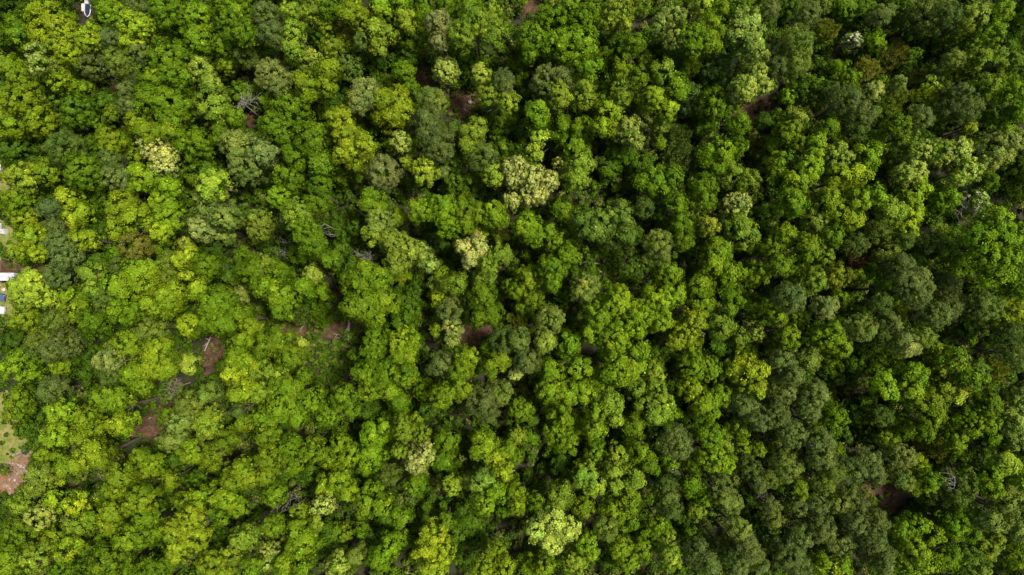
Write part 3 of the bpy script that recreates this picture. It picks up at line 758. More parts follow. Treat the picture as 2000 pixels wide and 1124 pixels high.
Z yo 10.6 80.7,39.7,7.2,2.53|round olive-gold thin sapling, alone of its look near the golden dome sapling
Z Y 11.2 86.7,39.9,7.7,2.60|golden-yellow dome-shaped sapling among dull olive crowns
P ot 17.5 82.7,34.3,14.0,2.48|round grey-green pine standing beside the golden dome sapling
P o 20.1 90.7,39.0,13.1,2.94 90.5,35.5,16.1,2.54 88.3,35.8,15.1,2.05|three-domed olive-grey pine standing beside the golden dome sapling
B g 21.0 99.0,38.6,16.8,2.86 101.2,35.0,15.6,2.05|twin-domed mid-green tree, first of its look in distance from the golden dome sapling
S Y 12.7 95.1,33.2,11.0,1.27|round golden-green sapling, alone of its look near the golden dome sapling
S g 12.7 102.6,33.2,10.3,1.78|round mid-green sapling, fifth of its look in distance from the white-topped twiggy tree
S g 12.4 99.0,35.3,10.5,1.42|round mid-green sapling, first such from the white-topped twiggy tree toward the top edge
U dg 9.9 56.5,35.9,7.1,2.13|round deep green understorey tree, first such from the pale flowering crown toward the russet sapling
B l 14.0 59.4,35.1,11.1,2.11|round pale green tree, first such from the white blossom tree toward the cream-topped tall crown
B gy 19.0 55.7,31.5,14.3,2.24 58.4,29.1,14.0,1.80|twin-domed bright green tree, first such from the pale flowering crown toward the russet sapling
B gy 17.9 63.9,32.2,15.4,1.78|small round bright green tree, first such from the golden dome sapling toward the log-strewn clearing
S dy 13.4 67.5,30.9,10.9,1.84|round dim yellow-green sapling, alone of its look near the pale three-domed crown
P do 17.9 69.1,31.3,15.2,1.88|small round dark olive pine, first such from the white blossom tree toward the russet sapling
S g 13.4 74.7,30.6,11.1,1.69|round mid-green sapling, first such from the pale three-domed crown toward the pale flowering crown
B gy 21.6 60.6,28.9,17.2,1.62 59.4,25.9,18.7,1.50 58.5,23.6,18.1,2.34|three-domed bright green tree, first such from the cream-topped tall crown toward the golden dome sapling
B gy 16.1 55.9,26.2,11.2,2.81 54.4,23.1,13.7,1.56|twin-domed bright green tree, first such from the pale three-domed crown toward the big cream-blossomed crown
S g 12.9 54.5,30.3,10.9,1.49|round mid-green sapling, first such from the cream-topped tall crown toward the white blossom tree
B l 17.6 65.7,26.4,13.7,2.76|broad round pale green tree, alone of its look near the pale three-domed crown
S y 12.5 71.0,25.6,10.2,1.70|round yellow-green sapling, first such from the pale three-domed crown toward the cream-topped tall crown
B g 17.8 71.9,26.3,14.2,2.58|round mid-green tree, first such from the pale three-domed crown toward the cream-topped tall crown
B gy 21.1 57.0,21.2,16.0,2.54 55.3,16.8,17.7,2.35*g|twin-domed bright green tree, first such from the cream-topped tall crown toward the pale three-domed crown
B y 21.2 65.9,21.7,15.1,2.73 68.5,22.1,17.0,1.86|twin-domed yellow-green tree, first such from the pale three-domed crown toward the cream-topped tall crown
U dg 9.4 78.8,21.7,6.1,2.48|round deep green understorey tree, first such from the russet sapling toward the golden dome sapling
B gy 19.9 76.8,32.0,16.6,2.20 79.6,29.4,14.6,2.23*gl|twin-domed bright green tree standing beside the golden dome sapling
S l 11.3 79.3,27.1,9.0,1.72|round pale green sapling standing beside the pale three-domed crown
F lp 19.0 82.2,27.6,14.7,2.47 81.6,23.8,12.7,2.95 78.3,22.7,16.0,1.70|three-domed pale lime flowering tree standing beside the pale three-domed crown
F yp 19.6 85.1,27.0,16.0,2.54|round pale yellow flowering tree standing beside the pale three-domed crown
F lp 20.5 88.5,27.4,17.6,2.01|round pale lime flowering tree, first of its look in distance from the pale three-domed crown
B lq 20.5 97.9,28.2,15.1,3.07 95.4,25.0,16.2,2.04 99.4,29.1,15.8,1.87|three-domed pale sage tree, alone of its look near the white-topped twiggy tree
F yp 20.6 91.1,23.4,15.3,2.39 88.8,21.6,16.7,1.36|twin-domed pale yellow flowering tree, alone of its look near the white-topped twiggy tree
B g 13.2 98.7,22.1,10.7,1.84|small round mid-green tree standing beside the white-topped twiggy tree
U dg 8.3 108.2,26.0,4.9,2.58|round deep green understorey tree, first of its look in distance from the white-topped twiggy tree
B gy 17.1 83.4,20.9,11.8,2.28 81.1,18.5,12.6,2.61|twin-domed bright green tree, first such from the pale three-domed crown toward the red soil pit
U d 9.0 78.1,37.8,6.3,2.01|round dark green understorey tree, first such from the golden dome sapling toward the log-strewn clearing
U d 7.4 86.8,54.9,4.5,2.22|round dark green understorey tree, second such from the golden dome sapling toward the top edge
U d 7.6 90.7,53.0,4.7,2.21|round dark green understorey tree, first such from the golden dome sapling toward the top edge
U d 7.8 79.0,50.6,5.4,1.84|round dark green understorey tree, first of its look in distance from the white blossom tree
U d 9.5 105.5,52.2,6.6,2.18|round dark green understorey tree, sixth of its look in distance from the golden dome sapling
B gy 15.9 -101.7,17.9,11.8,2.97|broad round bright green tree, first such from the white trailer roof toward the top edge
S d 9.6 -101.4,18.9,7.6,1.45|round dark green sapling, first such from the white trailer roof toward the small white boat
B Y 13.1 -101.7,14.6,9.7,2.49|round golden-green tree, first such from the white trailer roof toward the small white boat
B y 17.2 -98.2,10.5,12.0,2.80 -96.9,7.5,12.8,2.15 -100.0,7.4,14.5,1.70|three-domed yellow-green tree standing beside the white trailer roof
P t 19.7 -91.7,15.9,17.2,1.75|small round slate-green pine, alone of its look near the white trailer roof
B y 17.1 -91.7,17.7,10.8,2.47 -91.6,14.5,11.0,2.47 -87.2,15.5,14.2,2.07|three-domed yellow-green tree, first such from the cream crown above yard toward the white trailer roof
U dg 8.8 -90.7,15.4,6.0,2.19|round deep green understorey tree, third such from the small white boat toward the bottom edge
P o 18.9 -91.1,12.4,16.7,1.52|small round olive-grey pine, first such from the broad spring-yellow crown toward the small white boat
P ot 23.5 -88.4,9.0,18.8,2.33 -87.0,6.0,19.4,2.32|twin-domed grey-green pine, first such from the broad spring-yellow crown toward the cream crown above yard
P o 16.8 -92.6,2.5,12.9,2.78|broad round olive-grey pine standing beside the broad spring-yellow crown
B Y 19.4 -85.3,9.5,16.2,2.20|round golden-green tree, first such from the broad spring-yellow crown toward the cream crown above yard
S g 10.7 -86.6,9.9,8.8,1.36|round mid-green sapling, first such from the white trailer roof toward the white-speckled tree
U dg 8.8 -88.3,19.4,6.4,1.82|round deep green understorey tree, second such from the small white boat toward the bottom edge
B y 17.8 -80.4,16.4,12.6,2.61 -81.0,12.7,11.8,2.28 -76.2,13.8,13.8,2.59|three-domed yellow-green tree, first such from the cream crown above yard toward the rubble bank
S y 13.3 -79.2,18.8,10.9,1.77|round yellow-green sapling, first such from the broad spring-yellow crown toward the cream crown above yard
B gy 20.8 -69.9,17.2,14.8,2.40 -69.1,14.1,14.9,2.74 -69.4,11.0,17.3,2.02*y|three-domed bright green tree, first such from the smooth olive domed tree toward the top edge
P b 21.2 -74.5,8.1,17.3,2.69|broad round tawny pine, alone of its look near the smooth olive domed tree
S g 12.3 -83.0,7.5,9.8,1.85|round mid-green sapling, first such from the round golden-olive tree toward the white trailer roof
B g 13.5 -73.3,8.4,10.3,2.30|round mid-green tree, first such from the smooth olive domed tree toward the small white boat
S l 10.4 -69.2,9.0,8.2,1.62|round pale green sapling standing beside the smooth olive domed tree
B Y 21.1 -64.1,6.3,17.2,1.75 -65.3,5.4,18.2,1.34 -63.6,2.4,19.1,1.07 -62.0,0.0,17.2,1.95*y|many-domed golden-green tree standing beside the smooth olive domed tree
B yo 16.9 -71.7,3.6,10.3,3.00 -68.5,2.1,14.5,1.72|smooth olive-gold domed tree beside lobed yellow-green crowns
B gl 20.5 -84.4,3.1,14.6,2.40 -82.6,-0.3,17.7,1.68|twin-domed light green tree, first such from the broad spring-yellow crown toward the round golden-olive tree
S d 12.9 -86.6,5.7,10.2,1.95|round dark green sapling, first such from the white trailer roof toward the round golden-olive tree
B gy 22.0 -74.5,3.4,15.7,2.55 -77.8,0.4,17.5,2.52|twin-domed bright green tree standing beside the smooth olive domed tree
P od 16.5 -79.5,4.2,13.9,1.90|small round dark olive pine, first such from the white trailer roof toward the russet sapling
B y 20.3 -74.3,0.0,13.5,2.76 -71.8,-3.0,15.0,2.56 -69.1,-2.0,15.4,2.72 -67.4,-0.6,16.7,1.69|many-domed yellow-green tree standing beside the smooth olive domed tree
B g 17.0 -78.5,-4.5,12.5,3.13 -80.3,-4.1,14.3,1.72|twin-domed mid-green tree, first such from the smooth olive domed tree toward the rubble bank
P do 19.5 -81.1,-1.7,16.8,1.86|small round dark olive pine, first such from the broad spring-yellow crown toward the log-strewn clearing
S o 10.8 -85.9,-4.6,9.1,1.29|round olive-grey sapling, first such from the broad spring-yellow crown toward the red litter strip
B yl 19.7 -96.8,1.2,15.3,2.60 -97.3,-1.7,15.1,2.73 -94.6,-1.7,14.6,2.57 -98.1,0.0,16.8,1.69|many-domed lime-green tree standing beside the broad spring-yellow crown
B y 17.2 -91.3,-2.8,10.9,2.47 -90.2,-4.9,11.6,2.11|twin-domed yellow-green tree standing beside the broad spring-yellow crown
S g 13.2 -89.1,-2.1,10.8,1.77|round mid-green sapling, first such from the broad spring-yellow crown toward the log-strewn clearing
B g 18.3 -84.5,-7.2,14.2,2.92|broad round mid-green tree, first such from the broad spring-yellow crown toward the red litter strip
B y 16.5 -99.2,-6.6,13.1,2.43|round yellow-green tree standing beside the broad spring-yellow crown
P oy 20.3 -90.7,-6.4,17.5,1.95|small round olive-yellow pine standing beside the broad spring-yellow crown
P o 21.1 -90.0,-11.3,14.6,3.08 -90.7,-12.3,18.1,2.01|twin-domed olive-grey pine, first such from the rubble bank toward the cream crown above yard
P oy 19.8 -94.0,-10.8,16.2,2.54|round olive-yellow pine, first such from the broad spring-yellow crown toward the rubble bank
S gy 12.5 -94.3,-16.0,9.7,2.06|round bright green sapling, first such from the rubble bank toward the cream crown above yard
S g 10.9 -100.4,-15.4,8.7,1.62|round mid-green sapling, first such from the broad spring-yellow crown toward the bottom edge
B g 15.8 -101.6,-16.4,11.5,3.15|broad round mid-green tree, first such from the broad spring-yellow crown toward the rubble bank
U d 7.4 -108.8,-11.4,4.0,2.59|round dark green understorey tree, first such from the white trailer roof toward the rubble bank
U d 7.9 -91.4,-14.0,4.6,2.51|round dark green understorey tree, third of its look in distance from the broad spring-yellow crown
P op 20.7 -79.9,-14.4,17.5,2.28|round pale olive pine, first such from the smooth olive domed tree toward the rubble bank
P do 15.2 -82.4,-18.0,12.3,2.10|round dark olive pine, first such from the rubble bank toward the round golden-olive tree
U d 9.1 -91.3,-18.2,6.0,2.37|round dark green understorey tree, fifth of its look in distance from the broad spring-yellow crown
B y 16.4 -78.7,-11.8,12.4,2.96|broad round yellow-green tree, first such from the smooth olive domed tree toward the rubble bank
B oy 15.4 -73.8,-8.4,12.1,2.38|round olive-yellow tree, first such from the red litter strip toward the white trailer roof
B y 21.1 -71.0,-12.7,14.4,2.75 -70.8,-15.1,16.8,2.53 -68.9,-15.9,16.3,2.03|three-domed yellow-green tree standing beside the bare tree by soil strip
B gy 17.5 -77.1,-17.4,12.2,2.62 -74.8,-20.0,14.0,1.67|twin-domed bright green tree standing beside the bare tree by soil strip
B y 14.7 -66.4,-7.7,11.2,2.53|round yellow-green tree, first such from the red litter strip toward the smooth olive domed tree
S l 11.3 -68.5,-16.1,8.8,1.87|round pale green sapling standing beside the red litter strip
S d 9.5 -67.2,-17.6,7.8,1.25|round dark green sapling standing beside the red litter strip
B g 23.1 -58.7,-3.0,17.1,3.19 -56.4,-6.9,19.1,2.32 -59.8,-6.7,17.5,2.02|three-domed mid-green tree, first such from the red litter strip toward the round golden-olive tree
B g 20.2 -60.8,4.4,16.5,2.53|round mid-green tree, first such from the smooth olive domed tree toward the fallen forked bole
U d 9.0 -64.0,8.1,5.9,2.38|round dark green understorey tree, first such from the round golden-olive tree toward the rubble bank
B tl 18.1 -61.3,17.3,13.0,3.29 -58.1,14.1,14.2,2.58|twin-domed silvery green tree, first such from the cream crown above yard toward the log-strewn clearing
B tp 16.2 -63.8,12.2,12.4,2.79|broad round pale grey-green tree, alone of its look near the smooth olive domed tree
S lt 10.8 -60.8,11.2,8.5,1.73|round silvery green sapling, alone of its look near the round golden-olive tree
U dg 7.7 -58.1,7.0,5.3,1.84|round deep green understorey tree standing beside the round golden-olive tree
B g 19.0 -52.7,3.1,13.9,2.41 -50.7,4.5,13.0,2.43*gl -47.3,3.1,14.0,2.00|three-domed mid-green tree, first such from the smooth olive domed tree toward the bare twig bush
S lp 11.9 -56.7,-1.4,9.6,1.71|round pale lime sapling, first such from the smooth olive domed tree toward the log-strewn clearing
U d 8.7 -61.1,2.6,5.8,2.20|round dark green understorey tree, first such from the white trailer roof toward the russet sapling
B y 18.4 -53.0,-7.9,14.4,2.06 -54.6,-5.5,14.5,2.06*gy|twin-domed yellow-green tree, first such from the red litter strip toward the fallen forked bole
B gy 18.4 -54.4,-11.0,14.2,2.41 -56.5,-13.9,12.6,2.09 -56.2,-17.1,14.9,2.23*y -53.8,-15.8,14.2,1.90*y|many-domed bright green tree standing beside the red litter strip
S dg 11.0 -60.6,-16.3,9.2,1.39|round deep green sapling standing beside the red litter strip
U d 10.1 -88.4,13.1,7.2,2.17|round dark green understorey tree, second such from the white trailer roof toward the white-speckled tree
U d 7.7 -88.3,7.4,5.2,1.84|round dark green understorey tree, first such from the broad spring-yellow crown toward the white-speckled tree
U d 7.8 -73.5,-12.5,5.4,1.84|round dark green understorey tree standing beside the red litter strip
U dg 7.5 -71.3,-14.7,5.4,1.65|round deep green understorey tree standing beside the red litter strip
B Yo 17.6 -51.7,14.0,12.4,2.79 -52.2,11.6,12.1,1.93|round golden-olive tree with dense smooth crown standing alone of its colour
B g 18.6 -46.7,18.1,15.6,2.11|round mid-green tree standing beside the round golden-olive tree
B gl 23.9 -41.8,14.2,20.0,2.63 -39.7,10.9,20.5,2.30*g -39.0,8.7,18.5,2.27*g|three-domed light green tree standing beside the fallen forked bole
U dg 10.7 -45.2,7.3,7.3,2.53|round deep green understorey tree standing beside the fallen forked bole
S l 12.4 -41.6,2.5,9.8,1.96|round pale green sapling, first such from the bare twig bush toward the red litter strip
B g 16.6 -36.6,5.6,14.0,1.90|small round mid-green tree standing beside the bare twig bush
S g 10.6 -40.3,-1.0,8.2,1.80|round mid-green sapling, first such from the log-strewn clearing toward the bare tree by dark gap
B g 20.9 -42.0,-0.3,15.3,2.05 -46.6,-1.0,14.6,2.74*gy -45.8,-4.1,15.3,2.22*gy -49.5,0.0,15.6,1.71*gy|many-domed mid-green tree, first such from the fallen forked bole toward the red litter strip
Z do 8.2 -45.4,-5.7,5.9,1.76|round dark olive thin sapling standing beside the log-strewn clearing
Z dg 7.4 -41.2,-6.1,4.3,2.36|round deep green thin sapling, alone of its look near the log-strewn clearing
S d 10.7 -32.8,13.4,7.8,2.17|round dark green sapling standing beside the bare twig bush
B gy 21.4 -27.5,17.0,16.3,2.20 -27.9,10.6,16.1,1.77*gl|twin-domed bright green tree standing beside the fallen forked bole
B lt 18.1 -26.7,13.7,14.8,2.33|round silvery green tree standing beside the bare twig bush
S y 12.4 -23.8,14.2,10.3,1.60|round yellow-green sapling, first such from the fallen forked bole toward the big cream-blossomed crown
B Yo 21.5 -23.7,9.2,16.5,2.54 -21.0,7.8,16.2,2.54 -22.4,5.4,18.0,2.34|three-domed golden-olive tree, alone of its look near the bare twig bush
S y 13.4 -23.0,2.9,10.8,1.94|round yellow-green sapling standing beside the bare twig bush
F pl 15.1 -18.6,7.7,13.0,1.57|small round pale lime flowering tree, alone of its look near the round cream crown
B lt 18.5 -17.0,5.1,16.1,1.70|small round silvery green tree, first such from the log-strewn clearing toward the big cream-blossomed crown
B gy 23.5 -29.9,0.4,18.7,2.66 -28.5,-3.3,19.2,2.65 -24.8,-2.6,19.2,2.38 -26.0,1.7,18.6,2.07 -27.0,-5.6,18.9,1.73 -30.9,-3.6,20.5,1.81 -28.2,3.3,20.9,1.57|many-domed bright green tree standing beside the bare twig bush
B gy 21.8 -18.2,15.2,16.7,2.36 -13.5,15.9,16.6,2.87*g -12.7,12.4,17.8,2.34*g|three-domed bright green tree, first such from the bare twig bush toward the big cream-blossomed crown
B gy 20.0 -9.8,15.6,16.1,2.71 -9.2,12.6,16.2,2.04 -6.8,14.7,15.3,2.32|three-domed bright green tree, first such from the round cream crown toward the white-speckled tree
B gy 19.9 -3.6,14.6,16.3,2.54|round bright green tree standing beside the round cream crown
S y 11.7 -6.1,11.4,10.2,1.14|round yellow-green sapling standing beside the round cream crown
S yb 13.2 -2.5,10.6,11.0,1.59|round tawny yellow sapling, alone of its look near the round cream crown
B gl 20.0 -2.4,6.5,16.2,2.20 -4.7,4.1,16.8,1.76 -5.5,2.1,14.3,2.07|three-domed light green tree standing beside the round cream crown
B g 21.0 -5.8,-1.7,16.2,2.71 -6.2,-5.9,19.1,1.21*gy -3.7,-5.4,16.8,1.86*gy|three-domed mid-green tree, first such from the big cream-blossomed crown toward the cream-patched lime tree
S g 12.3 -0.7,0.4,10.3,1.42|round mid-green sapling, first such from the round cream crown toward the red soil pit
S oy 11.9 -15.7,0.2,9.6,1.71|round olive-yellow sapling, first such from the round cream crown toward the log-strewn clearing
S gy 11.0 -15.1,2.9,9.0,1.51|round bright green sapling standing beside the round cream crown
B gl 17.4 -11.3,0.6,14.5,2.06|round light green tree standing beside the round cream crown
S y 13.5 -15.3,-2.1,11.2,1.69|round yellow-green sapling, first such from the round cream crown toward the small pale cream tree
P o 16.6 -12.8,-4.5,13.0,2.60|round olive-grey pine, first such from the round cream crown toward the cream-patched lime tree
P op 15.9 -12.1,-7.9,12.0,2.06 -12.2,-10.1,12.4,1.57|twin-domed pale olive pine, first such from the round cream crown toward the cream-patched lime tree
S y 11.8 -15.8,-8.7,10.3,1.14|round yellow-green sapling, first such from the small pale cream tree toward the big cream-blossomed crown
P o 16.2 -14.3,-15.6,12.8,2.43|round olive-grey pine, first such from the cream-patched lime tree toward the round cream crown
B gy 20.4 -8.9,-14.0,15.2,2.12 -10.5,-16.6,16.0,2.04|twin-domed bright green tree, first such from the cream-patched lime tree toward the big cream-blossomed crown
S g 10.9 -5.2,-12.9,8.9,1.55|round mid-green sapling, first such from the cream-patched lime tree toward the bare pale snag
B y 20.6 -3.7,-15.5,16.8,2.03 -2.0,-14.3,15.7,1.71|twin-domed yellow-green tree, first such from the cream-patched lime tree toward the dark fallen-branch glade
P od 16.9 -1.7,-10.7,13.1,2.77|broad round dark olive pine, second of its look in distance from the round cream crown
U dg 8.7 -22.0,-4.0,5.1,2.75|round deep green understorey tree, first such from the dark fallen-branch glade toward the log-strewn clearing
U dg 10.6 -23.6,-7.9,6.8,2.90|round deep green understorey tree, first such from the log-strewn clearing toward the dark fallen-branch glade
B g 18.2 -28.0,-10.5,11.5,2.80 -28.7,-13.8,13.3,2.42|twin-domed mid-green tree standing beside the log-strewn clearing
B gy 17.1 -21.9,-11.1,12.3,2.96 -22.3,-13.9,12.2,2.62|twin-domed bright green tree, first such from the log-strewn clearing toward the red soil pit
S dg 11.3 -32.9,-14.2,9.3,1.46|round deep green sapling standing beside the log-strewn clearing
B g 24.6 -28.1,-16.6,20.8,2.29 -27.3,-19.7,20.5,2.04*gy -32.4,-21.3,20.7,2.23 -31.5,-23.9,19.2,1.73|many-domed mid-green tree, first such from the cream-patched lime tree toward the cream crown above yard
B g 19.0 -24.9,-17.0,15.4,2.46 -21.1,-17.7,15.7,2.21*gy -24.7,-20.6,14.8,2.13*gy -23.2,-23.2,13.5,2.01|many-domed mid-green tree, first such from the cream-patched lime tree toward the bare twig bush
B gy 23.6 -48.5,-11.3,17.8,2.51 -45.7,-10.0,17.5,2.18 -43.7,-13.7,17.4,2.35|three-domed bright green tree, first such from the log-strewn clearing toward the red litter strip
B yl 18.4 -47.6,-17.1,15.1,1.99 -51.1,-16.6,13.2,1.74 -50.3,-20.8,13.3,2.08|three-domed lime-green tree, first such from the red litter strip toward the cream-patched lime tree
S l 10.5 -44.8,-12.2,8.3,1.62|round pale green sapling standing beside the log-strewn clearing
S g 12.8 -43.3,-18.4,10.4,1.77|round mid-green sapling, first such from the cream-patched lime tree toward the smooth olive domed tree
U d 8.4 -35.5,11.0,5.7,2.01|round dark green understorey tree, first such from the fallen forked bole toward the log-strewn clearing
U d 8.6 -34.4,4.4,5.7,2.20|round dark green understorey tree, first such from the bare twig bush toward the log-strewn clearing
U d 8.0 -37.8,14.0,5.6,1.83|round dark green understorey tree, first such from the fallen forked bole toward the top edge
U d 7.7 -36.8,8.5,5.1,2.02|round dark green understorey tree, second such from the fallen forked bole toward the log-strewn clearing
U d 7.0 -17.0,11.1,4.6,1.85|round dark green understorey tree, first such from the white-speckled tree toward the cream-patched lime tree
U d 8.1 -20.9,0.0,5.4,2.02|round dark green understorey tree, first such from the log-strewn clearing toward the round cream crown
U d 8.1 -14.7,9.2,5.7,1.83|round dark green understorey tree, first such from the big cream-blossomed crown toward the rubble bank
B g 21.5 3.0,12.1,17.3,2.69 4.8,10.3,15.7,2.04|twin-domed mid-green tree, first such from the big cream-blossomed crown toward the bottom edge
B g 14.9 10.2,16.5,11.5,2.46|round mid-green tree standing beside the big cream-blossomed crown
S o 11.3 14.7,18.6,9.3,1.50|round olive-grey sapling, first such from the big cream-blossomed crown toward the cream-topped tall crown
B gt 23.9 14.7,12.4,17.8,2.51 18.3,13.7,18.5,2.83 21.0,13.8,20.4,2.30 16.5,10.9,19.8,1.82|many-domed cool green tree, alone of its look near the dark fallen-branch glade
B gt 16.4 21.8,10.3,11.3,1.73 23.6,10.4,13.4,1.73|twin-domed cool green tree, alone of its look near the dark fallen-branch glade
P do 16.7 26.9,16.3,13.8,2.07|round dark olive pine, first such from the dark fallen-branch glade toward the bare pale snag
S d 12.1 30.6,16.0,10.1,1.49|round dark green sapling, first such from the dark fallen-branch glade toward the pale flowering crown
B g 16.1 35.3,13.1,10.5,3.17 35.3,9.9,11.0,1.94|twin-domed mid-green tree, first such from the cream-topped tall crown toward the dark fallen-branch glade
B Yb 18.0 39.4,12.4,15.1,2.05|round golden-brown tree standing beside the cream-topped tall crown
F pc 15.2 46.3,16.9,11.5,2.63|round cream flowering tree, alone of its look near the cream-topped tall crown
B gl 15.5 47.0,11.6,11.3,2.98 49.3,9.6,10.4,1.77|twin-domed light green tree, first such from the cream-topped tall crown toward the red soil pit
B gy 18.8 42.0,7.3,12.7,2.78 44.0,3.2,12.1,2.97 40.4,4.5,14.9,2.06|three-domed bright green tree, first such from the dark fallen-branch glade toward the russet sapling
B gy 15.4 50.4,3.2,11.9,2.52|round bright green tree, first such from the russet sapling toward the dark fallen-branch glade
S g 13.3 51.9,8.1,11.3,1.48|round mid-green sapling, first such from the cream-topped tall crown toward the red soil pit
P ol 21.0 29.1,8.5,16.1,2.88 29.9,5.8,16.4,1.70|twin-domed light olive pine, first such from the dark fallen-branch glade toward the cream-topped tall crown
B gy 16.8 9.4,9.4,12.4,2.61 7.6,11.0,14.6,1.55|twin-domed bright green tree, first such from the round cream crown toward the cream-topped tall crown
B g 22.4 8.2,4.1,15.6,2.89 8.0,1.0,17.9,1.84 11.2,6.5,16.7,2.03|three-domed mid-green tree, first such from the dark fallen-branch glade toward the round cream crown
S dg 9.7 13.8,2.6,7.3,1.81|round deep green sapling standing beside the dark fallen-branch glade
B y 17.8 3.5,1.8,12.7,2.61 1.4,-0.7,12.3,1.92*gy 4.5,-2.1,12.3,1.92*gy|three-domed yellow-green tree, first such from the dark fallen-branch glade toward the log-strewn clearing
S g 11.4 2.1,-3.9,9.4,1.50|round mid-green sapling, first such from the big cream-blossomed crown toward the bottom edge
P ol 17.3 14.9,-0.3,13.2,2.94|broad round light olive pine standing beside the dark fallen-branch glade
Z by 8.6 1.5,-6.9,6.5,1.64|round tawny yellow thin sapling, first such from the big cream-blossomed crown toward the bottom edge
P ol 18.7 7.7,-6.5,14.7,2.81|broad round light olive pine, second such from the russet sapling toward the red litter strip
B l 18.9 6.5,-10.8,16.1,1.97|small round pale green tree, first such from the russet sapling toward the rubble bank
B g 19.6 11.4,-11.7,13.6,2.59 13.5,-16.5,13.6,2.69*gy 8.3,-17.2,14.0,2.24|three-domed mid-green tree, first such from the cream-patched lime tree toward the pale three-domed crown
P od 19.6 1.4,-10.5,16.5,2.20|round dark olive pine, first such from the dark fallen-branch glade toward the cream-patched lime tree
P o 19.0 3.1,-14.6,15.4,2.56|round olive-grey pine, first such from the dark fallen-branch glade toward the cream-patched lime tree
S p 11.3 0.7,-18.0,9.2,1.50|round pale sapling, alone of its look near the cream-patched lime tree
B gy 21.8 16.9,-5.7,16.7,2.87 16.3,-9.1,16.1,2.37 20.4,-3.3,17.7,2.68 21.3,-1.3,18.6,1.83|many-domed bright green tree, first such from the dark fallen-branch glade toward the bottom edge
B gy 23.0 24.6,-5.3,18.6,2.49 20.6,-9.6,18.7,2.82 24.0,-7.9,20.2,1.81|three-domed bright green tree, first such from the round cream crown toward the grey-twigged olive tree
B gy 21.2 29.1,-2.7,16.4,2.70 29.7,-6.5,15.2,2.22 32.1,-1.3,15.2,2.39|three-domed bright green tree, first such from the dark fallen-branch glade toward the red soil pit
B gy 20.1 31.1,2.4,16.5,2.54|round bright green tree, first such from the dark fallen-branch glade toward the russet sapling
B gy 17.2 38.4,0.0,13.4,2.59 38.7,-2.7,13.6,2.42|twin-domed bright green tree, first such from the russet sapling toward the log-strewn clearing
B Y 20.2 34.7,-8.9,14.0,2.92 32.5,-10.8,16.7,1.52 36.6,-6.4,16.3,2.30|three-domed golden-green tree, first such from the dark fallen-branch glade toward the red soil pit
S y 12.1 37.4,-11.7,9.6,1.85|round yellow-green sapling, first such from the dark fallen-branch glade toward the red soil pit
B gl 21.8 41.3,-7.8,16.4,2.37 44.0,-2.0,16.7,1.96*g 43.2,-4.4,17.1,1.52*g|three-domed light green tree, first such from the cream-topped tall crown toward the bottom edge
S gl 12.9 47.2,-10.6,10.4,1.84|round light green sapling, first such from the cream-topped tall crown toward the bottom edge
U dg 8.8 44.1,-12.5,4.7,3.13|round deep green understorey tree, first such from the red soil pit toward the white-speckled tree
U dg 10.3 51.1,-3.9,7.1,2.36|round deep green understorey tree, first such from the russet sapling toward the cream-patched lime tree
S l 11.5 51.2,-10.0,9.2,1.72|round pale green sapling, first such from the grey-twigged olive tree toward the big cream-blossomed crown
Z dy 9.7 50.5,-13.8,6.8,2.18|round dim yellow-green thin sapling, first such from the cream-topped tall crown toward the bottom edge
B Y 19.5 47.1,-16.6,13.0,3.12 48.8,-16.9,16.5,1.69 48.6,-20.1,16.1,1.87*y|three-domed golden-green tree, first such from the red soil pit toward the dark fallen-branch glade
S y 11.2 53.4,-16.8,9.0,1.61|round yellow-green sapling, first such from the dark fallen-branch glade toward the grey-twigged olive tree
U d 8.3 30.9,-13.9,4.9,2.57|round dark green understorey tree, second such from the russet sapling toward the cream-patched lime tree
B gy 23.0 20.8,-13.0,17.6,2.51 24.5,-12.6,19.5,1.72 20.3,-16.3,18.7,2.16 23.6,-15.5,17.3,1.85|many-domed bright green tree, second such from the dark fallen-branch glade toward the bottom edge
S y 12.5 16.7,-18.5,9.9,1.96|round yellow-green sapling, first such from the cream-patched lime tree toward the russet sapling
B gl 18.3 28.9,-17.4,12.5,2.44 29.4,-20.5,13.5,2.08 25.9,-20.7,12.0,2.45|three-domed light green tree, first such from the bare twig bush toward the red soil pit
B gy 18.2 36.8,-16.3,13.0,2.77 40.1,-16.7,12.2,2.62 36.2,-20.2,12.6,2.26*y|three-domed bright green tree, first such from the red soil pit toward the round cream crown
U d 10.1 11.2,-2.1,7.4,1.99|round dark green understorey tree, first such from the log-strewn clearing toward the russet sapling
U d 7.3 35.4,-14.4,4.7,2.03|round dark green understorey tree, first such from the russet sapling toward the cream-patched lime tree
U d 7.7 38.2,7.7,5.5,1.65|round dark green understorey tree, first such from the dark fallen-branch glade toward the russet sapling
B gl 15.5 53.2,15.8,12.0,2.10 53.7,13.1,10.6,1.42|twin-domed light green tree, first such from the cream-topped tall crown toward the russet sapling
B yo 19.5 60.7,16.3,13.1,2.60 60.7,13.0,15.5,2.05|twin-domed olive-gold tree, first such from the cream-topped tall crown toward the white-topped twiggy tree
B y 22.7 63.0,16.8,17.5,2.68 64.5,15.0,18.8,2.16 67.2,13.8,17.7,1.85|three-domed yellow-green tree, first such from the russet sapling toward the pale flowering crown
B gy 23.9 66.9,16.8,20.7,1.97 70.9,18.1,19.4,1.82*g 73.8,15.0,18.7,2.26*gl|three-domed bright green tree, first such from the russet sapling toward the golden dome sapling
B y 17.0 81.6,15.0,12.3,2.62 80.1,11.8,14.0,1.90|twin-domed yellow-green tree, first such from the pale three-domed crown toward the red soil pit
B g 15.3 88.7,18.3,11.5,2.81|broad round mid-green tree standing beside the white-topped twiggy tree
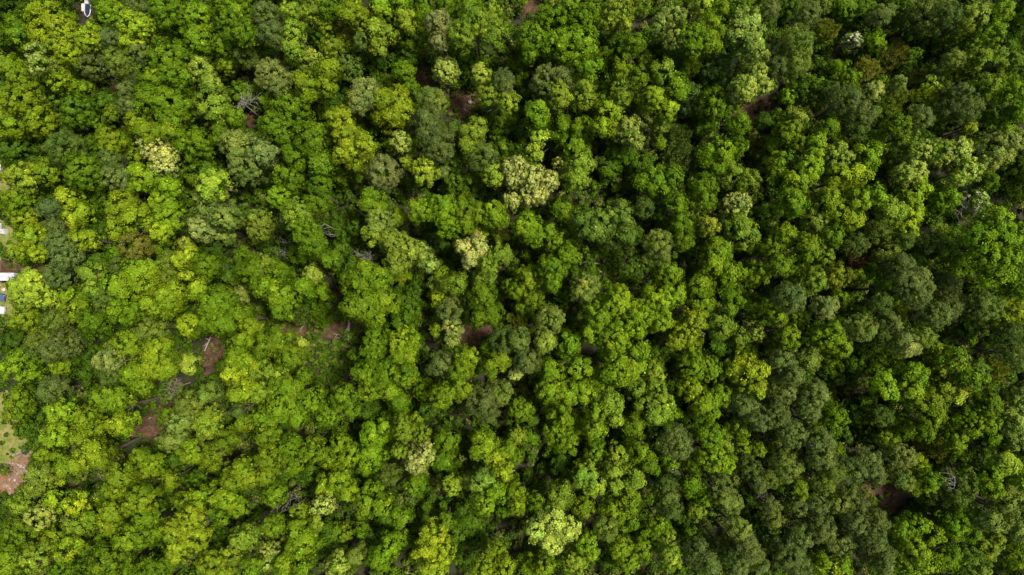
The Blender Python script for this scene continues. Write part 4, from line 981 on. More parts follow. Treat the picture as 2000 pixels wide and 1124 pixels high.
B gy 19.1 54.9,10.7,14.4,2.13 52.7,8.0,14.3,2.07 53.5,4.5,15.5,2.11|three-domed bright green tree, first such from the cream-topped tall crown toward the grey-twigged olive tree
S y 10.4 54.2,4.0,8.2,1.62|round yellow-green sapling, first such from the cream-topped tall crown toward the red soil pit
S g 11.8 59.3,2.9,9.3,1.86|round mid-green sapling, first such from the russet sapling toward the dark fallen-branch glade
B gy 21.7 58.2,7.7,18.0,2.17 63.3,10.4,17.9,2.01*g|twin-domed bright green tree, first such from the russet sapling toward the cream-topped tall crown
S yl 11.4 65.6,6.8,8.9,1.86|round lime-green sapling standing beside the russet sapling
B Yb 18.4 65.2,2.3,15.3,2.25|round golden-brown tree standing beside the russet sapling
B gl 17.3 61.4,1.4,13.7,2.59|round light green tree, first such from the russet sapling toward the cream-patched lime tree
P od 15.2 70.7,8.8,11.9,2.38|round dark olive pine standing beside the russet sapling
P oy 15.3 74.8,11.2,12.2,2.27|round olive-yellow pine standing beside the russet sapling
Z r 8.6 74.5,5.5,6.3,1.75|small russet-brown sapling among grey pines, the only reddish crown
S gy 11.7 72.5,2.2,9.9,1.35|round bright green sapling, first such from the russet sapling toward the red soil pit
S dg 11.4 75.8,3.6,9.3,1.61|round deep green sapling, first such from the russet sapling toward the grey-twigged olive tree
S l 10.5 77.4,6.7,8.5,1.51|round pale green sapling standing beside the russet sapling
S gl 11.1 79.7,8.3,8.8,1.72|round light green sapling standing beside the russet sapling
P do 17.9 78.8,9.2,15.9,1.43|small round dark olive pine, first such from the russet sapling toward the white-topped twiggy tree
P od 17.3 84.4,9.0,14.1,2.24|round dark olive pine, first such from the pale three-domed crown toward the grey-twigged olive tree
B gl 18.2 88.0,9.3,13.8,2.48 92.0,6.7,12.7,1.92*gy|twin-domed light green tree, first such from the white-topped twiggy tree toward the red soil pit
S g 11.5 95.5,4.3,9.2,1.72|round mid-green sapling, second such from the white-topped twiggy tree toward the grey-twigged olive tree
S g 11.7 92.8,2.9,10.0,1.28|round mid-green sapling, first such from the grey-twigged olive tree toward the top edge
S g 11.5 85.1,5.9,9.4,1.61|round mid-green sapling, first such from the pale three-domed crown toward the bottom edge
P o 18.3 78.3,4.2,14.3,2.92|broad round olive-grey pine standing beside the russet sapling
B g 18.9 75.2,-0.5,15.7,2.25|round mid-green tree standing beside the russet sapling
P o 24.5 76.8,1.0,19.8,2.47 78.9,-1.3,20.0,2.63 79.2,1.4,19.4,1.99|three-domed olive-grey pine, first such from the pale three-domed crown toward the bottom edge
S o 11.2 84.6,-5.0,8.9,1.72|round olive-grey sapling, first such from the pale three-domed crown toward the bottom edge
P o 15.2 89.7,0.7,11.6,2.63|round olive-grey pine, first such from the white-topped twiggy tree toward the red soil pit
P o 21.2 83.9,-5.3,17.3,2.68|broad round olive-grey pine, first such from the white-topped twiggy tree toward the red soil pit
P o 17.7 88.5,-4.1,14.3,2.48|round olive-grey pine, first such from the red soil pit toward the white-topped twiggy tree
B g 26.6 88.5,9.8,22.0,2.27 93.5,12.5,20.3,2.46 93.3,9.1,21.6,2.44 89.9,5.8,22.7,2.26 93.1,5.2,23.2,2.25 95.7,10.1,22.1,1.95 92.0,2.3,21.8,1.95|many-domed mid-green tree, first of its look in distance from the white-topped twiggy tree
S g 13.3 105.2,7.1,11.1,1.59|round mid-green sapling, third of its look in distance from the white-topped twiggy tree
S g 10.8 97.1,7.6,8.5,1.73|round mid-green sapling, first such from the white-topped twiggy tree toward the grey-twigged olive tree
B g 17.3 102.3,0.7,14.2,2.24|round mid-green tree, first of its look in distance from the white-topped twiggy tree
U d 8.6 106.2,-1.4,5.7,2.20|round dark green understorey tree, second of its look in distance from the white-topped twiggy tree
P od 18.9 94.7,-3.7,14.8,2.91|broad round dark olive pine, first such from the white-topped twiggy tree toward the bottom edge
B Y 16.1 102.3,-4.9,11.6,2.63 100.5,-7.0,12.1,1.75|twin-domed golden-green tree, alone of its look near the white-topped twiggy tree
P o 21.9 54.9,-2.0,17.5,3.01|broad round olive-grey pine, first such from the cream-topped tall crown toward the red soil pit
S gy 10.7 60.4,-5.7,8.6,1.62|round bright green sapling, first such from the cream-topped tall crown toward the red soil pit
B gy 19.9 53.1,-5.8,15.0,1.78 55.9,-10.0,13.7,2.35|twin-domed bright green tree, first such from the cream-topped tall crown toward the red soil pit
P op 16.2 64.0,-4.1,12.8,2.43|round pale olive pine, first such from the cream-topped tall crown toward the grey-twigged olive tree
S gy 11.2 69.3,-2.3,8.7,1.87|round bright green sapling, second such from the white blossom tree toward the bottom edge
S dg 12.8 73.8,-4.2,10.3,1.85|round deep green sapling, first such from the red soil pit toward the russet sapling
P do 20.4 73.2,-3.0,17.7,1.85|small round dark olive pine, first such from the russet sapling toward the grey-twigged olive tree
S y 11.8 81.1,-4.8,9.7,1.50|round yellow-green sapling, first such from the pale three-domed crown toward the red soil pit
P ot 15.2 77.4,-7.1,11.9,2.45|round grey-green pine, first such from the russet sapling toward the grey-twigged olive tree
P ol 21.2 69.1,-8.0,17.5,2.62|broad round light olive pine, first such from the russet sapling toward the red soil pit
P do 16.5 75.7,-10.3,14.0,1.80|small round dark olive pine, first such from the grey-twigged olive tree toward the russet sapling
B gy 22.0 62.2,-9.8,16.5,2.53 65.2,-11.5,15.9,2.55 62.9,-8.6,18.9,1.83|three-domed bright green tree, first such from the red soil pit toward the pale flowering crown
B oy 18.2 59.8,-14.3,15.2,2.12|round olive-yellow tree, first such from the red soil pit toward the cream-topped tall crown
U dg 8.3 75.7,-13.6,5.2,2.39|round deep green understorey tree, first such from the russet sapling toward the red soil pit
P o 17.5 55.1,-15.1,14.1,2.41|round olive-grey pine, first such from the dark fallen-branch glade toward the grey-twigged olive tree
P o 19.8 56.0,-17.5,16.9,2.03|round olive-grey pine, first such from the grey-twigged olive tree toward the dark fallen-branch glade
S y 12.6 53.6,-16.6,10.8,1.35|round yellow-green sapling, second such from the dark fallen-branch glade toward the grey-twigged olive tree
U dg 8.0 68.8,-18.4,5.1,2.28|round deep green understorey tree, second such from the grey-twigged olive tree toward the white-speckled tree
U dg 8.6 73.8,-17.2,5.1,2.64|round deep green understorey tree, second such from the russet sapling toward the bottom edge
B g 20.4 74.1,-18.0,16.0,2.04 74.5,-20.4,16.5,1.96 79.8,-17.5,16.5,2.54 78.5,-20.0,16.6,2.20*gy|many-domed mid-green tree, first such from the grey-twigged olive tree toward the russet sapling
P op 19.8 78.6,-11.5,16.2,2.54|round pale olive pine, first such from the russet sapling toward the grey-twigged olive tree
P og 20.2 81.5,-9.7,17.3,2.09|round green-olive pine, alone of its look near the russet sapling
S y 10.3 89.0,-12.6,8.3,1.51|round yellow-green sapling, first such from the white-topped twiggy tree toward the red soil pit
Z dy 10.5 79.8,-15.2,6.7,2.90|round dim yellow-green thin sapling, first such from the red soil pit toward the top edge
Z dy 10.9 87.8,-15.9,7.3,2.71|round dim yellow-green thin sapling, first such from the pale three-domed crown toward the bottom edge
B yl 16.8 89.7,-17.6,10.5,2.83 89.9,-20.9,12.9,2.60|twin-domed lime-green tree, first such from the grey-twigged olive tree toward the golden dome sapling
B g 21.1 87.4,-13.9,16.5,2.10 91.4,-17.9,16.6,1.86|twin-domed mid-green tree, first such from the grey-twigged olive tree toward the white-topped twiggy tree
B go 14.5 95.9,-16.5,12.2,1.72|small round green-olive tree, alone of its look near the grey-twigged olive tree
Z by 9.2 104.1,-17.5,6.3,2.19|round tawny yellow thin sapling, second of its look in distance from the grey-twigged olive tree
P od 18.6 100.7,-13.3,15.3,2.39|round dark olive pine, second of its look in distance from the grey-twigged olive tree
P do 17.1 100.9,-8.9,14.2,2.07|round dark olive pine, third of its look in distance from the white-topped twiggy tree
U d 9.3 97.6,-8.7,6.6,2.00|round dark green understorey tree, first such from the white-topped twiggy tree toward the bottom edge
U d 8.6 72.4,-6.2,6.0,2.01|round dark green understorey tree, first such from the russet sapling toward the bottom edge
U d 8.4 82.3,11.4,6.0,1.83|round dark green understorey tree, first such from the russet sapling toward the white-topped twiggy tree
B gy 12.8 -104.5,-24.3,7.3,2.71 -103.6,-26.6,8.9,1.79|twin-domed bright green tree, first such from the rubble bank toward the broad spring-yellow crown
P o 16.4 -93.7,-20.9,13.0,2.43|round olive-grey pine, first such from the rubble bank toward the cream crown above yard
B gy 21.8 -89.9,-24.8,16.2,2.31 -90.0,-29.3,17.0,2.43|twin-domed bright green tree, first such from the rubble bank toward the smooth olive domed tree
B y 17.2 -87.5,-26.9,12.5,2.44 -87.4,-30.1,13.7,2.35 -84.1,-28.6,14.2,1.90|three-domed yellow-green tree, first such from the rubble bank toward the red litter strip
B gy 21.2 -79.9,-21.9,17.5,2.42 -77.8,-22.2,17.0,2.00 -78.0,-27.2,16.9,1.96*y -74.2,-25.7,19.2,1.33 -76.0,-28.3,17.6,1.18|many-domed bright green tree, first such from the red litter strip toward the rubble bank
S dg 8.5 -104.6,-30.4,6.0,1.90|round deep green sapling, first such from the rubble bank toward the broad spring-yellow crown
B oy 18.3 -65.0,-23.7,14.9,2.46|round olive-yellow tree standing beside the bare tree by soil strip
B ol 21.3 -66.1,-27.1,16.1,2.54 -66.8,-30.2,18.3,1.93|twin-domed light olive tree standing beside the bare tree by soil strip
S gy 12.0 -72.0,-26.8,9.8,1.60|round bright green sapling standing beside the bare tree by soil strip
B og 15.6 -62.0,-21.6,12.6,2.16|round green-olive tree standing beside the red litter strip
B yl 20.9 -60.6,-27.3,17.0,2.42 -60.3,-25.6,15.7,1.88|twin-domed lime-green tree, first such from the red litter strip toward the bottom edge
P od 19.8 -54.1,-24.6,17.8,1.41|small round dark olive pine, first such from the rubble bank toward the russet sapling
B y 21.7 -53.1,-26.9,17.0,1.62 -48.2,-29.1,18.0,2.17*gy|twin-domed yellow-green tree, first such from the red litter strip toward the small pale cream tree
B gy 19.9 -63.9,-32.2,16.5,2.44|round bright green tree, first of its look in distance from the red litter strip
B gy 19.7 -57.6,-30.7,14.0,2.07 -60.5,-34.3,13.5,2.49*y|twin-domed bright green tree, first such from the red litter strip toward the bottom edge
S gy 10.4 -65.5,-36.0,8.7,1.29|round bright green sapling, first such from the red litter strip toward the bottom edge
B y 20.6 -56.1,-38.6,14.0,2.68 -53.4,-35.7,17.5,2.02 -52.0,-37.8,17.1,1.69|three-domed yellow-green tree, second such from the rubble bank toward the red soil pit
B y 18.6 -54.0,-21.1,15.0,2.56|round yellow-green tree, first such from the red litter strip toward the small pale cream tree
U dy 8.9 -55.9,-26.0,6.0,2.19|round dim yellow-green understorey tree, alone of its look near the red litter strip
S y 11.3 -98.5,-35.1,9.1,1.65|round yellow-green sapling, first such from the rubble bank toward the bare tree by soil strip
S gy 10.7 -95.8,-35.9,9.0,1.26|round bright green sapling, first such from the rubble bank toward the red litter strip
B y 23.1 -85.8,-34.9,19.9,1.91 -82.9,-33.1,18.0,2.51 -81.5,-33.9,17.9,1.68|three-domed yellow-green tree, first such from the rubble bank toward the cream-patched lime tree
S g 11.0 -85.0,-34.1,8.9,1.61|round mid-green sapling, first such from the rubble bank toward the dark fallen-branch glade
B yo 13.8 -98.8,-39.8,8.6,2.79 -98.5,-41.1,10.6,1.70|twin-domed olive-gold tree standing beside the rubble bank
S y 9.0 -98.0,-40.8,6.8,1.67|round yellow-green sapling, first such from the rubble bank toward the small pale cream tree
B gy 16.9 -75.6,-34.6,13.7,1.97 -76.3,-38.2,10.5,2.65*y -73.5,-36.4,12.2,1.92*y|three-domed bright green tree, first such from the rubble bank toward the cream-patched lime tree
B y 24.3 -75.8,-36.5,20.4,2.30 -77.6,-39.5,19.3,1.82 -71.7,-40.8,19.8,2.80 -73.8,-42.2,20.3,1.65|many-domed yellow-green tree, first such from the rubble bank toward the small pale cream tree
S y 12.5 -71.4,-40.2,10.3,1.63|round yellow-green sapling, first such from the bare tree by soil strip toward the bottom edge
B y 15.7 -89.4,-44.2,12.5,2.34|round yellow-green tree, first of its look in distance from the rubble bank
S gy 11.5 -96.5,-44.4,9.0,1.86|round bright green sapling, second of its look in distance from the rubble bank
B lp 14.3 -97.5,-47.2,11.2,2.29|round pale lime tree, alone of its look near the rubble bank
B gl 14.1 -101.5,-44.3,11.4,1.98|small round light green tree, alone of its look near the rubble bank
B y 20.5 -79.7,-44.6,16.6,2.53 -81.2,-47.6,15.2,1.64|twin-domed yellow-green tree, first of its look in distance from the rubble bank
S gy 12.8 -87.7,-48.3,10.3,1.85|round bright green sapling, third of its look in distance from the rubble bank
B gl 15.8 -89.5,-48.8,12.7,2.26|round light green tree, first of its look in distance from the rubble bank
B g 22.9 -71.1,-44.6,18.9,2.26 -72.7,-49.1,16.5,2.43 -75.7,-49.3,17.7,2.41*gy|three-domed mid-green tree, first of its look in distance from the rubble bank
S g 11.9 -85.3,-52.9,9.4,1.86|round mid-green sapling, third of its look in distance from the rubble bank
B y 18.7 -88.8,-52.3,15.1,2.56|round yellow-green tree, second of its look in distance from the rubble bank
S g 12.1 -89.5,-52.1,9.7,1.78|round mid-green sapling, first of its look in distance from the rubble bank
S y 9.5 -97.8,-52.7,7.1,1.82|round yellow-green sapling, third of its look in distance from the rubble bank
B gy 17.0 -101.0,-50.0,12.8,2.95 -103.2,-52.7,11.7,2.11|twin-domed bright green tree, first such from the rubble bank toward the bottom edge
B gl 17.0 -98.2,-55.7,10.7,3.17 -93.1,-58.2,10.9,2.29*g|twin-domed light green tree, first of its look in distance from the rubble bank
B gy 14.5 -103.7,-57.0,11.4,2.28|round bright green tree, first such from the rubble bank toward the bottom edge
B gy 18.3 -81.7,-55.3,14.4,2.74|broad round bright green tree, first of its look in distance from the rubble bank
S g 10.9 -81.7,-56.5,9.1,1.29|round mid-green sapling, fifth of its look in distance from the rubble bank
S g 10.4 -81.8,-59.5,8.2,1.62|round mid-green sapling, sixth of its look in distance from the rubble bank
B g 15.6 -74.9,-57.8,12.0,2.27 -72.4,-57.9,10.8,2.12|twin-domed mid-green tree, first such from the smooth olive domed tree toward the bottom edge
B y 16.4 -66.3,-44.1,12.9,2.50|round yellow-green tree, first such from the bare tree by soil strip toward the bottom edge
B gy 19.7 -61.9,-42.9,13.5,2.59 -56.5,-42.0,16.9,1.76|twin-domed bright green tree, first such from the small pale cream tree toward the rubble bank
S gy 11.4 -57.3,-46.3,9.0,1.79|round bright green sapling, first such from the small pale cream tree toward the rubble bank
B Y 22.1 -65.9,-47.6,18.5,2.50 -62.9,-45.3,18.5,2.50 -62.7,-49.0,17.5,2.52 -64.7,-51.1,18.2,2.50|many-domed golden-green tree, first such from the bare tree by soil strip toward the bottom edge
S g 11.9 -61.4,-48.2,9.4,1.86|round mid-green sapling, first such from the red litter strip toward the bottom edge
U dg 8.7 -62.8,-53.3,5.1,2.75|round deep green understorey tree, second such from the red litter strip toward the bottom edge
B gl 21.8 -53.2,-50.2,16.2,2.71 -51.1,-54.8,18.5,1.84*g|twin-domed light green tree, first such from the round golden-olive tree toward the bottom edge
B yl 20.7 -55.5,-52.9,16.5,1.96 -59.4,-54.7,16.7,2.53*y -57.2,-56.3,15.1,1.99*y|three-domed lime-green tree, first such from the red litter strip toward the bottom edge
S g 11.4 -71.3,-56.6,9.0,1.79|round mid-green sapling, first such from the bare tree by soil strip toward the bottom edge
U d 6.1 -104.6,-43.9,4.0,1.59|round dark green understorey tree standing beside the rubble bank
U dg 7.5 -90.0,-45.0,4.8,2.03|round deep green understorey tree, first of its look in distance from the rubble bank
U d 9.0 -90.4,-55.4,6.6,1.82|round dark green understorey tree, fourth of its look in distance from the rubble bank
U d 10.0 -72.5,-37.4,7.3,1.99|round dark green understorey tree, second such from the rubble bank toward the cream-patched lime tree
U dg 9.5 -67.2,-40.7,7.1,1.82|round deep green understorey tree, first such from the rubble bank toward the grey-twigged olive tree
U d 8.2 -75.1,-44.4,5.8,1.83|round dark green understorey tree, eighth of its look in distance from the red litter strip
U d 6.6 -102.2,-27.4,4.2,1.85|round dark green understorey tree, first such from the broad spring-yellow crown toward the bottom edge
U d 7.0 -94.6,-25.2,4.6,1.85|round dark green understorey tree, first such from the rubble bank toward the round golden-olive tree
B gy 22.5 -44.9,-20.2,17.0,2.69 -45.2,-23.8,17.6,2.68 -48.5,-25.6,17.0,2.53|three-domed bright green tree, first such from the cream-patched lime tree toward the broad spring-yellow crown
B g 21.1 -40.2,-23.1,14.2,2.92 -36.7,-24.9,16.0,2.04 -42.7,-25.6,17.4,2.02|three-domed mid-green tree, first such from the red litter strip toward the cream-patched lime tree
B y 21.8 -47.8,-33.5,17.9,2.61 -48.5,-37.1,17.3,2.02|twin-domed yellow-green tree, first such from the small pale cream tree toward the broad spring-yellow crown
B g 19.6 -44.3,-32.0,15.6,2.38 -39.4,-32.6,15.9,2.55*gy|twin-domed mid-green tree, first such from the small pale cream tree toward the round golden-olive tree
S gy 12.9 -45.7,-37.2,10.7,1.63|round bright green sapling, first such from the cream-patched lime tree toward the rubble bank
B gy 16.2 -35.5,-32.7,11.4,2.28 -37.2,-35.8,10.5,2.12 -32.7,-34.2,12.6,2.26|three-domed bright green tree, first such from the log-strewn clearing toward the bottom edge
B g 19.0 -27.7,-29.4,13.3,2.84 -28.3,-33.5,13.4,2.94 -25.4,-28.2,14.6,1.79|three-domed mid-green tree standing beside the cream-patched lime tree
S g 13.4 -30.4,-37.1,10.9,1.84|round mid-green sapling, first such from the small pale cream tree toward the dark fallen-branch glade
S g 10.8 -23.3,-26.3,8.7,1.51|round mid-green sapling, first such from the cream-patched lime tree toward the fallen forked bole
F yl 22.3 -21.0,-28.4,18.3,2.14 -21.5,-26.1,19.8,1.59 -18.1,-29.1,17.0,1.82 -22.2,-32.3,17.7,1.55 -18.6,-33.6,16.1,2.84*c -16.5,-31.8,19.9,1.65*c -19.2,-35.1,17.1,1.85*c|lime-green tree with one large cream blossom patch on its lower side
S y 12.0 -19.9,-27.2,10.5,1.14|round yellow-green sapling standing beside the cream-patched lime tree
P oy 17.4 -24.2,-37.9,14.5,2.06|round olive-yellow pine standing beside the cream-patched lime tree
S oy 12.7 -22.0,-40.4,10.6,1.59|round olive-yellow sapling standing beside the cream-patched lime tree
B g 20.2 -18.9,-39.6,16.9,1.86 -21.9,-45.2,17.2,1.85|twin-domed mid-green tree, first such from the cream-patched lime tree toward the bottom edge
B g 17.1 -13.1,-31.1,14.0,2.14 -14.3,-34.5,12.8,2.36|twin-domed mid-green tree, first such from the cream-patched lime tree toward the red soil pit
B gy 21.3 -14.3,-21.8,16.0,2.31 -12.6,-21.1,16.4,1.70 -10.2,-20.1,16.1,2.21*y|three-domed bright green tree, first such from the cream-patched lime tree toward the big cream-blossomed crown
S g 11.3 -19.0,-21.9,9.1,1.65|round mid-green sapling, first such from the cream-patched lime tree toward the round cream crown
P o 20.8 -5.8,-22.5,15.1,3.07 -5.1,-25.2,15.8,1.87|twin-domed olive-grey pine, first such from the cream-patched lime tree toward the cream-topped tall crown
P ol 18.0 -2.1,-21.3,14.9,2.23|round light olive pine, first such from the cream-patched lime tree toward the cream-topped tall crown
B y 19.6 -5.5,-31.7,14.1,2.58 -3.5,-34.3,13.4,2.35 -1.7,-36.4,16.0,2.11 -1.0,-33.1,14.5,1.72|many-domed yellow-green tree, first such from the cream-patched lime tree toward the red soil pit
B yl 12.9 -12.2,-41.2,10.3,1.95|small round lime-green tree, first of its look in distance from the cream-patched lime tree
U dg 8.2 -11.9,-39.7,5.3,2.20|round deep green understorey tree, first of its look in distance from the cream-patched lime tree
S l 11.1 -9.7,-40.5,9.0,1.61|round pale green sapling, first such from the round cream crown toward the bottom edge
B go 18.2 -5.8,-39.1,14.9,2.33|round green-olive tree, first such from the round cream crown toward the bottom edge
B g 21.6 -3.4,-40.7,16.3,2.20 -5.4,-42.9,17.8,1.94*gy|twin-domed mid-green tree, second such from the small pale cream tree toward the red soil pit
S g 13.6 -1.4,-45.6,11.1,1.83|round mid-green sapling, first such from the small pale cream tree toward the red soil pit
B gy 18.8 -34.9,-38.4,15.0,2.22 -38.0,-40.7,13.0,2.26*y -33.1,-41.4,14.0,2.07|three-domed bright green tree, first such from the small pale cream tree toward the log-strewn clearing
F p 18.5 -37.8,-43.6,15.9,1.87|small pale cream flowering crown wedged among dark green trees above fallen branches
B gy 20.1 -28.4,-42.2,13.3,2.84 -25.8,-43.2,16.1,1.87 -29.8,-44.2,15.1,1.78|three-domed bright green tree, first such from the bare twig bush toward the bottom edge
B g 22.0 -47.4,-41.4,16.3,2.20 -47.0,-47.0,17.7,2.08*gy|twin-domed mid-green tree, first such from the small pale cream tree toward the rubble bank
S y 13.2 -44.2,-46.8,10.6,1.95|round yellow-green sapling, first such from the small pale cream tree toward the rubble bank
B gy 19.1 -43.0,-48.5,15.4,1.98 -42.1,-51.4,14.9,2.57|twin-domed bright green tree standing beside the small pale cream tree
S yl 12.4 -40.9,-49.4,10.2,1.63|round lime-green sapling standing beside the small pale cream tree
S y 10.8 -34.9,-51.5,8.5,1.73|round yellow-green sapling, first such from the log-strewn clearing toward the bottom edge
U dg 10.5 -38.7,-51.8,7.4,2.35|round deep green understorey tree standing beside the small pale cream tree
S g 10.7 -31.6,-51.4,8.7,1.51|round mid-green sapling, second such from the bare twig bush toward the bottom edge
U dg 7.4 -26.9,-50.2,4.6,2.14|round deep green understorey tree, third of its look in distance from the cream-patched lime tree
F pl 16.1 -51.1,-55.3,10.2,2.30 -50.9,-56.5,12.9,1.57|twin-domed pale lime flowering tree, alone of its look near the small pale cream tree
B gy 13.9 -47.2,-57.1,11.1,2.04|small round bright green tree, second of its look in distance from the cream-patched lime tree
S g 10.7 -44.3,-59.4,8.3,1.80|round mid-green sapling, third of its look in distance from the small pale cream tree
U d 7.5 -41.0,-55.4,4.6,2.21|round dark green understorey tree, first such from the log-strewn clearing toward the bottom edge
F yp 18.9 -34.7,-55.5,15.8,2.21|round pale yellow flowering tree, first such from the log-strewn clearing toward the bottom edge
B oy 17.0 -31.3,-54.1,14.3,2.00|small round olive-yellow tree, alone of its look near the small pale cream tree
B g 19.6 -24.8,-52.3,14.3,2.24 -26.0,-53.8,16.8,1.86|twin-domed mid-green tree, third of its look in distance from the small pale cream tree
S g 12.5 -23.5,-52.3,10.1,1.78|round mid-green sapling, fourth of its look in distance from the small pale cream tree
B Y 20.2 -16.1,-49.8,14.7,2.23 -17.2,-52.6,14.4,2.40 -14.1,-53.4,14.1,2.48 -15.5,-55.4,16.7,2.36|many-domed golden-green tree, first of its look in distance from the cream-patched lime tree
S gy 13.3 -13.4,-48.1,11.0,1.70|round bright green sapling, first of its look in distance from the cream-patched lime tree
B y 22.5 -3.0,-52.9,16.3,2.37 -5.6,-54.5,19.0,2.16 -1.7,-54.5,19.0,1.99|three-domed yellow-green tree, first of its look in distance from the cream-patched lime tree
U dg 7.8 -8.5,-51.2,4.8,2.28|round deep green understorey tree, second such from the round cream crown toward the bottom edge
U dg 7.5 -18.5,-48.8,4.6,2.21|round deep green understorey tree, first such from the cream-patched lime tree toward the bottom edge
U d 9.8 -29.0,-53.0,7.3,1.89|round dark green understorey tree, third such from the bare twig bush toward the bottom edge
U d 9.9 -11.6,-51.9,7.1,2.10|round dark green understorey tree, fourth of its look in distance from the cream-patched lime tree
U d 9.2 -18.2,-26.3,6.6,2.00|round dark green understorey tree standing beside the cream-patched lime tree
U d 9.8 -30.5,-26.5,7.2,1.99|round dark green understorey tree, second such from the bare twig bush toward the bottom edge
U d 9.0 -43.0,-39.4,6.6,1.82|round dark green understorey tree, fourth such from the rubble bank toward the grey-twigged olive tree
U d 7.9 -7.3,-54.4,5.5,1.84|round dark green understorey tree, third such from the round cream crown toward the bottom edge
U d 7.3 -10.7,-48.0,4.9,1.84|round dark green understorey tree, first such from the round cream crown toward the bottom edge
B gy 13.9 1.8,-25.4,10.8,2.29|round bright green tree, first such from the cream-patched lime tree toward the russet sapling
S g 12.8 3.9,-31.2,10.6,1.59|round mid-green sapling, second such from the big cream-blossomed crown toward the bottom edge
B yl 14.2 1.1,-30.6,11.5,1.93|small round lime-green tree, first such from the big cream-blossomed crown toward the bottom edge
S gy 11.4 0.5,-35.8,9.2,1.65|round bright green sapling, first such from the cream-patched lime tree toward the red soil pit
B gy 20.9 7.4,-20.3,17.6,2.28 11.1,-21.0,16.6,2.53 14.5,-20.6,17.1,2.09|three-domed bright green tree, first such from the cream-patched lime tree toward the russet sapling
B gy 17.3 18.5,-19.9,14.8,1.79|small round bright green tree, first such from the dark fallen-branch glade toward the bottom edge
B gy 19.5 9.9,-25.7,15.1,2.46 9.4,-29.5,13.0,2.60 11.3,-31.1,15.4,1.88|three-domed bright green tree, second such from the red soil pit toward the red litter strip
S gy 13.3 13.1,-29.0,11.0,1.70|round bright green sapling, third such from the red soil pit toward the red litter strip
B gy 21.7 16.5,-24.3,19.1,1.73 16.1,-27.9,17.8,1.85 19.8,-22.9,17.4,2.09*gl 19.9,-25.7,16.8,1.76*gl|many-domed bright green tree, first such from the log-strewn clearing toward the red soil pit
B gl 17.8 27.9,-24.1,12.2,2.51 30.6,-24.0,12.9,2.36 28.9,-26.2,14.6,1.79|three-domed light green tree, first such from the grey-twigged olive tree toward the log-strewn clearing
S g 13.3 32.8,-26.2,11.0,1.70|round mid-green sapling, first such from the red soil pit toward the bare twig bush
B gy 19.2 24.9,-28.3,13.9,2.00 25.9,-32.8,15.3,2.39 27.4,-34.9,16.7,1.76*g|three-domed bright green tree, first such from the red soil pit toward the red litter strip
B gy 17.3 40.1,-23.9,11.1,2.88 43.2,-22.5,11.5,2.11|twin-domed bright green tree, first such from the red soil pit toward the round cream crown
S gy 10.4 47.2,-21.7,8.2,1.62|round bright green sapling, first such from the cream-topped tall crown toward the bottom edge
P o 17.6 47.0,-23.4,14.7,2.13|round olive-grey pine, first such from the cream-topped tall crown toward the bottom edge
P ot 18.6 49.6,-26.4,14.7,2.74|broad round grey-green pine, first such from the red soil pit toward the round cream crown
P o 20.9 32.7,-30.7,16.7,2.96|broad round olive-grey pine, first such from the red soil pit toward the log-strewn clearing
B g 19.0 40.3,-30.0,14.1,2.48 40.6,-34.4,14.0,2.82*gy 43.5,-35.6,14.1,1.73*gy|three-domed mid-green tree, first such from the red soil pit toward the log-strewn clearing
B yl 14.5 43.8,-32.6,11.9,1.93|small round lime-green tree, first such from the red soil pit toward the log-strewn clearing
S g 13.7 37.4,-36.7,11.3,1.76|round mid-green sapling, first such from the grey-twigged olive tree toward the cream-patched lime tree
B gy 14.5 47.0,-29.1,12.0,1.82|small round bright green tree, first such from the cream-topped tall crown toward the bottom edge
S gy 11.3 49.1,-34.1,8.9,1.79|round bright green sapling, second such from the red soil pit toward the log-strewn clearing
S gy 12.4 51.5,-33.8,10.4,1.49|round bright green sapling, first such from the red soil pit toward the bare twig bush
U dg 9.0 10.2,-37.7,6.1,2.26|round deep green understorey tree, seventh of its look in distance from the cream-patched lime tree
B gy 14.0 17.6,-33.9,10.9,2.29|round bright green tree, first such from the cream-patched lime tree toward the grey-twigged olive tree
B yl 16.9 21.4,-33.5,14.3,1.89|small round lime-green tree, first such from the dark fallen-branch glade toward the bottom edge
S g 10.6 15.5,-36.4,8.5,1.62|round mid-green sapling, first such from the cream-patched lime tree toward the grey-twigged olive tree
B gl 20.6 14.7,-37.6,15.0,2.46 16.8,-39.7,14.9,2.33|twin-domed light green tree, first such from the cream-patched lime tree toward the red soil pit
B gl 20.1 20.4,-37.3,16.4,1.87 20.3,-39.6,16.8,1.42 24.2,-37.8,15.8,2.21|three-domed light green tree, first such from the dark fallen-branch glade toward the bottom edge
S gy 13.2 24.4,-32.2,11.1,1.59|round bright green sapling, second such from the red soil pit toward the red litter strip
S tp 10.2 34.2,-38.6,8.4,1.30|round pale grey-green sapling, alone of its look near the red soil pit
S g 13.2 32.8,-35.7,11.1,1.59|round mid-green sapling, second such from the cream-patched lime tree toward the grey-twigged olive tree
B yl 18.2 9.6,-41.3,14.4,2.23 9.3,-43.3,15.0,1.71 14.8,-45.0,12.5,2.16*y|three-domed lime-green tree, first such from the small pale cream tree toward the red soil pit
B gy 19.6 4.8,-43.7,15.7,1.98 1.0,-41.4,14.1,2.07 1.0,-43.7,17.0,1.35|three-domed bright green tree, first such from the big cream-blossomed crown toward the bottom edge
B gy 19.4 23.7,-43.0,14.4,2.40 22.7,-46.9,14.1,2.14 20.3,-44.8,14.2,2.07|three-domed bright green tree, second such from the dark fallen-branch glade toward the bottom edge
P oy 19.0 18.9,-48.0,15.7,2.38|round olive-yellow pine, first such from the dark fallen-branch glade toward the bottom edge
P od 19.9 31.3,-41.0,14.9,2.90 31.5,-43.8,16.1,2.37|twin-domed dark olive pine, alone of its look near the red soil pit
